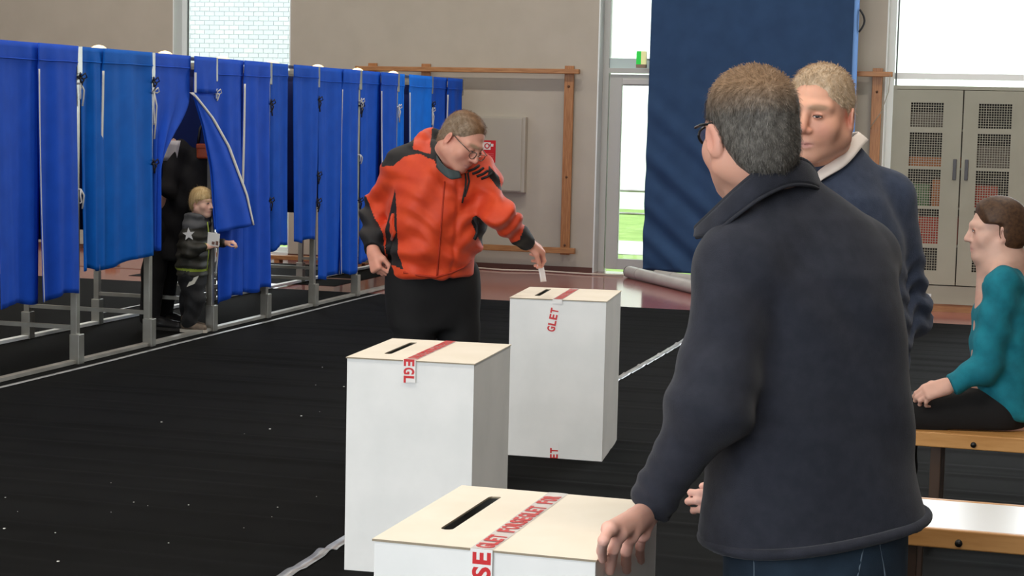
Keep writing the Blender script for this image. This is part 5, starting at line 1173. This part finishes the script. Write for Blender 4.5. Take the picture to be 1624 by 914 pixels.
    co = m.build('card', [mat('card_white', srgb(232, 230, 226), 0.6), mat('card_print', srgb(120, 90, 80), 0.6)], None, view_to_room(cbase), YAW-.25); co.rotation_euler = (0.1, .12, YAW-.25)
    tag(co, 'white printed card in the hand of the child', 'card')
child()
# ------------------------------------------------------------------ adult in dark clothes inside the open booth
def adult_in_booth():
    base = A3(*[-2.66, 13.12, .008]); Y = 13.15
    COAT = mat('black_coat', srgb(30, 30, 33), 0.85, srgb(24, 24, 27), 8); DH = mat('dark_hair', srgb(30, 24, 20), 0.6)
    thd = 150; th = math.radians(thd); rd = A3(math.sin(th), -math.cos(th), 0); fw = A3(math.cos(th), math.sin(th), 0)
    hd = Head(V(312, 186, 13.28), 150, 12, 0, 1.0); nb = V(306, 222, 13.28)
    SL, SR = V(282, 244, 13.16), V(346, 246, 13.42); EL, WL = V(268, 300, 13.05), V(268, 246, 13.22); ER, WR = V(342, 300, 13.40), V(310, 330, 13.5)
    hipc = V(268, 360, 13.24)
    b = Body(); hd.prims(b); hd.neck(b, nb); b.cone(nb, hipc, .1, .13, .05)
    for s_, e_, w_ in ((SL, EL, WL), (SR, ER, WR)): b.cone(nb, s_, .06, .05, .05); b.cone(s_, e_, .046, .038, .03); b.cone(e_, w_, .038, .028, .03)
    hand(b, WL, V(273, 214, 13.2)-WL, (-.3, -.9, 0), (1, 0, 0), (.7, .7, .8, .8), .7); hand(b, WR, (.0, .1, -1), (1, 0, 0), (0, -1, 0), (.5, .5, .5, .5), .4)
    hl, hr = hipc-rd*.08, hipc+rd*.08; fL = A3(base[0], base[1], .09); fR = V(258, 515, 13.38); fR[2] = .09
    kL, kR = (hl+fL)/2+fw*.02, (hr+fR)/2+fw*.02; legs(b, (hl, hr), (fL, fR), (kL, kR), (.08, .05, .04))
    vp, F = b.mesh(.007); o = to_object('person', vp, F, SKIN, base, None, col=skin_cols(hd, (.6, .36, .28)))
    tag(o, 'adult in black clothes standing inside the open booth behind the child', 'person')
    g = Body(); row = lambda py, x0, x1, Y_, dep: (V((x0+x1)/2, py, Y_)[2], V((x0+x1)/2, py, Y_)[0], Y_, (x1-x0)/2*Y_/FPX, dep)
    g.stack([row(412, 236, 300, 13.24, .17), row(360, 240, 308, 13.24, .17), row(300, 268, 362, 13.26, .16), row(255, 280, 366, 13.28, .14), row(232, 294, 355, 13.28, .10)], th, .05)
    g.cone(nb, SL, .07, .07, .05); g.cone(nb, SR, .07, .07, .05); g.cone(SL, EL, .068, .06, .04); g.cone(EL, WL, .058, .042, .03); g.cone(SR, ER, .068, .06, .04); g.cone(ER, WR, .058, .042, .03)
    d = (WL-EL)/np.linalg.norm(WL-EL); g.cut(WL, d, WL, .1)
    g.disp = lambda P: .006*np.sin(P[:, 2]*30+P[:, 0]*20)
    vp, F = g.mesh(.012); to_object('coat', vp, F, COAT, base, o, relax=2)
    j = Body(); legs(j, (hl, hr), (fL, fR), (kL, kR), (.105, .085, .075), .04)
    for f_ in (fL, fR): j.cut(f_-A3(0, 0, .05), (0, 0, -1), f_, .15)
    vp, F = j.mesh(.012); to_object('trousers', vp, F, BLKTR, base, o, relax=2)
    for f_ in (fL, fR): shoe(base, o, A3(f_[0], f_[1], .008)-fw*.03, (.9, -.4), BLACKSHOE, SOLE, .27, .048)
    T = lambda Q: np.clip(np.minimum(.018, np.minimum((Q[:, 2]+.09)*.3, (.06+Q[:, 2]*.4-Q[:, 1])*.35)), -.014, .018)
    hair(hd, base, o, T, DH, .008)
    pb = V(269, 236, 13.08); m = MB().sheet(lambda u, v: ((u-.5)*.10+.03*v, .01*math.sin(u*3), -.09+.15*v), 4, 4)
    po = m.build('paper_sheet', mat('paper_white', srgb(225, 222, 226), 0.7), None, view_to_room(pb), YAW, solid=.0015); tag(po, 'white paper sheet held inside the open booth', 'paper')
    bb = V(331, 240, 13.10); bg_ = empty('shoulder_bag', view_to_room(bb), YAW); tag(bg_, 'small orange-brown shoulder bag inside the open booth', 'bag')
    BO = mat('bag_orange', srgb(176, 74, 40), 0.55); BK = mat('bag_black', srgb(20, 19, 20), 0.5)
    MB().box(-.085, .085, -.03, .05, -.055, .05, bev=.014).build('bag_body', BO, bg_); MB().box(-.088, .088, -.034, .02, .015, .054, bev=.01).build('flap', BO, bg_)
    MB().tube([(.035+.032*math.cos(t), -.036, -.02+.032*math.sin(t)) for t in np.linspace(0, 2*math.pi, 14)], .012, 6, cap=False).build('ring', BK, bg_)
    MB().tube([(-.08, 0, .04), (-.07, .03, .16), (-.03, .1, .26), (.03, .18, .22)], .01, 6).build('strap', BK, bg_)
adult_in_booth()
# ------------------------------------------------------------------ person in teal sitting on the far bench
def person_teal():
    Y = 7.0; TEAL = mat('teal_knit', srgb(20, 128, 146), 0.85, srgb(16, 112, 130), 20, bump=0.2, bscale=300); BL = mat('black_skirt', srgb(18, 17, 18), 0.9)
    base = V(1575, 700, 7.0); base = A3(base[0], base[1], .006); thd = 176; th = math.radians(thd); rd = A3(math.sin(th), -math.cos(th), 0); fw = A3(math.cos(th), math.sin(th), 0)
    hip = V(1588, 655, 7.0); nb = V(1588, 412, 7.02); hd = Head(V(1578, 366, 7.0), 178, 5, 0, .98)
    SL, SR = V(1588, 448, 6.86), V(1592, 444, 7.18); EL, WL = V(1560, 585, 6.84), V(1504, 612, 6.84); ER, WR = V(1575, 585, 7.2), V(1490, 625, 7.08)
    kL, kR = V(1430, 660, 6.93), V(1426, 655, 7.10); fL, fR = V(1424, 820, 6.93), V(1420, 810, 7.10); fL[2] = fR[2] = .085
    b = Body(); hd.prims(b); hd.neck(b, nb, .05, .055); b.cone(nb, hip, .09, .13, .05)
    for s_, e_, w_ in ((SL, EL, WL), (SR, ER, WR)): b.cone(nb, s_, .055, .045, .05); b.cone(s_, e_, .043, .036, .03); b.cone(e_, w_, .036, .026, .03)
    hand(b, WL, V(1462, 626, 6.84)-WL, (0, -.75, .75), (-.1, 0, 1), (.75, .8, .85, .9), .6, 1.0); hand(b, WR, (-1, -.3, -.1), (0, 0, 1), (0, -1, 0), (.5, .5, .5, .5), .4, .95)
    legs(b, (hip+A3(-.05, -.07, 0), hip+A3(-.05, .08, 0)), (fL, fR), (kL, kR), (.075, .05, .04))
    vp, F = b.mesh(.0055); o = to_object('person', vp, F, SKIN, base, None, col=skin_cols(hd, (.70, .44, .35)))
    tag(o, 'seated person in a teal knitted top on the far bench', 'person')
    eyes(hd, base, o)
    g = Body(); row = lambda py, x0, x1, dep: (V((x0+x1)/2, py, 7.02)[2], V((x0+x1)/2, py, 7.02)[0], 7.02, dep, (x1-x0)/2*7.02/FPX)
    g.stack([row(660, 1545, 1640, .19), row(600, 1540, 1635, .18), row(520, 1542, 1634, .18), row(448, 1555, 1625, .17), row(420, 1566, 1614, .11), row(402, 1568, 1608, .065)], th, .05)
    g.cone(SL, EL, .062, .056, .04); g.cone(EL, WL, .055, .042, .03); g.cone(SR, ER, .062, .056, .04); g.cone(ER, WR, .055, .042, .03)
    for e_, w_ in ((EL, WL), (ER, WR)): d = (w_-e_)/np.linalg.norm(w_-e_); g.cut(w_-d*.012, d, w_, .09)
    g.disp = lambda P: .005*np.sin(P[:, 2]*50+P[:, 0]*40)
    vp, F = g.mesh(.009); to_object('knitted_top', vp, F, TEAL, base, o, relax=2)
    j = Body(); j.cone(hip+A3(-.05, -.075, .0), kL+A3(-.01, 0, 0), .10, .078, .05); j.cone(hip+A3(-.05, .08, 0), kR+A3(-.01, 0, 0), .10, .078, .06); j.cone(hip, (kL+kR)/2, .09, .07, .05); j.cone(hip+A3(0, 0, .02), hip+A3(.03, 0, .05), .13, .12, .05)
    legs(j, (kL, kR), (fL, fR), ((kL+fL)/2, (kR+fR)/2), (.07, .062, .055), .03)
    j.cut((0, 0, .456), (0, 0, -1), hip+A3(-.02, 0, -.1), .27)
    for f_ in (fL, fR): j.cut(f_-A3(0, 0, .04), (0, 0, -1), f_, .13)
    vp, F = j.mesh(.01); to_object('black_skirt', vp, F, BL, base, o, relax=2)
    for f_ in (fL, fR): shoe(base, o, A3(f_[0], f_[1], .006)-fw*.03, fw, BLACKSHOE, SOLE, .25, .045)
    T = lambda Q: np.clip(np.minimum(.02, np.minimum((Q[:, 2]+.12)*.3, np.where(Q[:, 2] > .03, .05+Q[:, 2]*.3, .0)-Q[:, 1]*1.0)), -.014, .022)
    hair(hd, base, o, T, mat('brown_hair', srgb(86, 60, 40), 0.55, srgb(60, 40, 26), 80), .008)
person_teal()
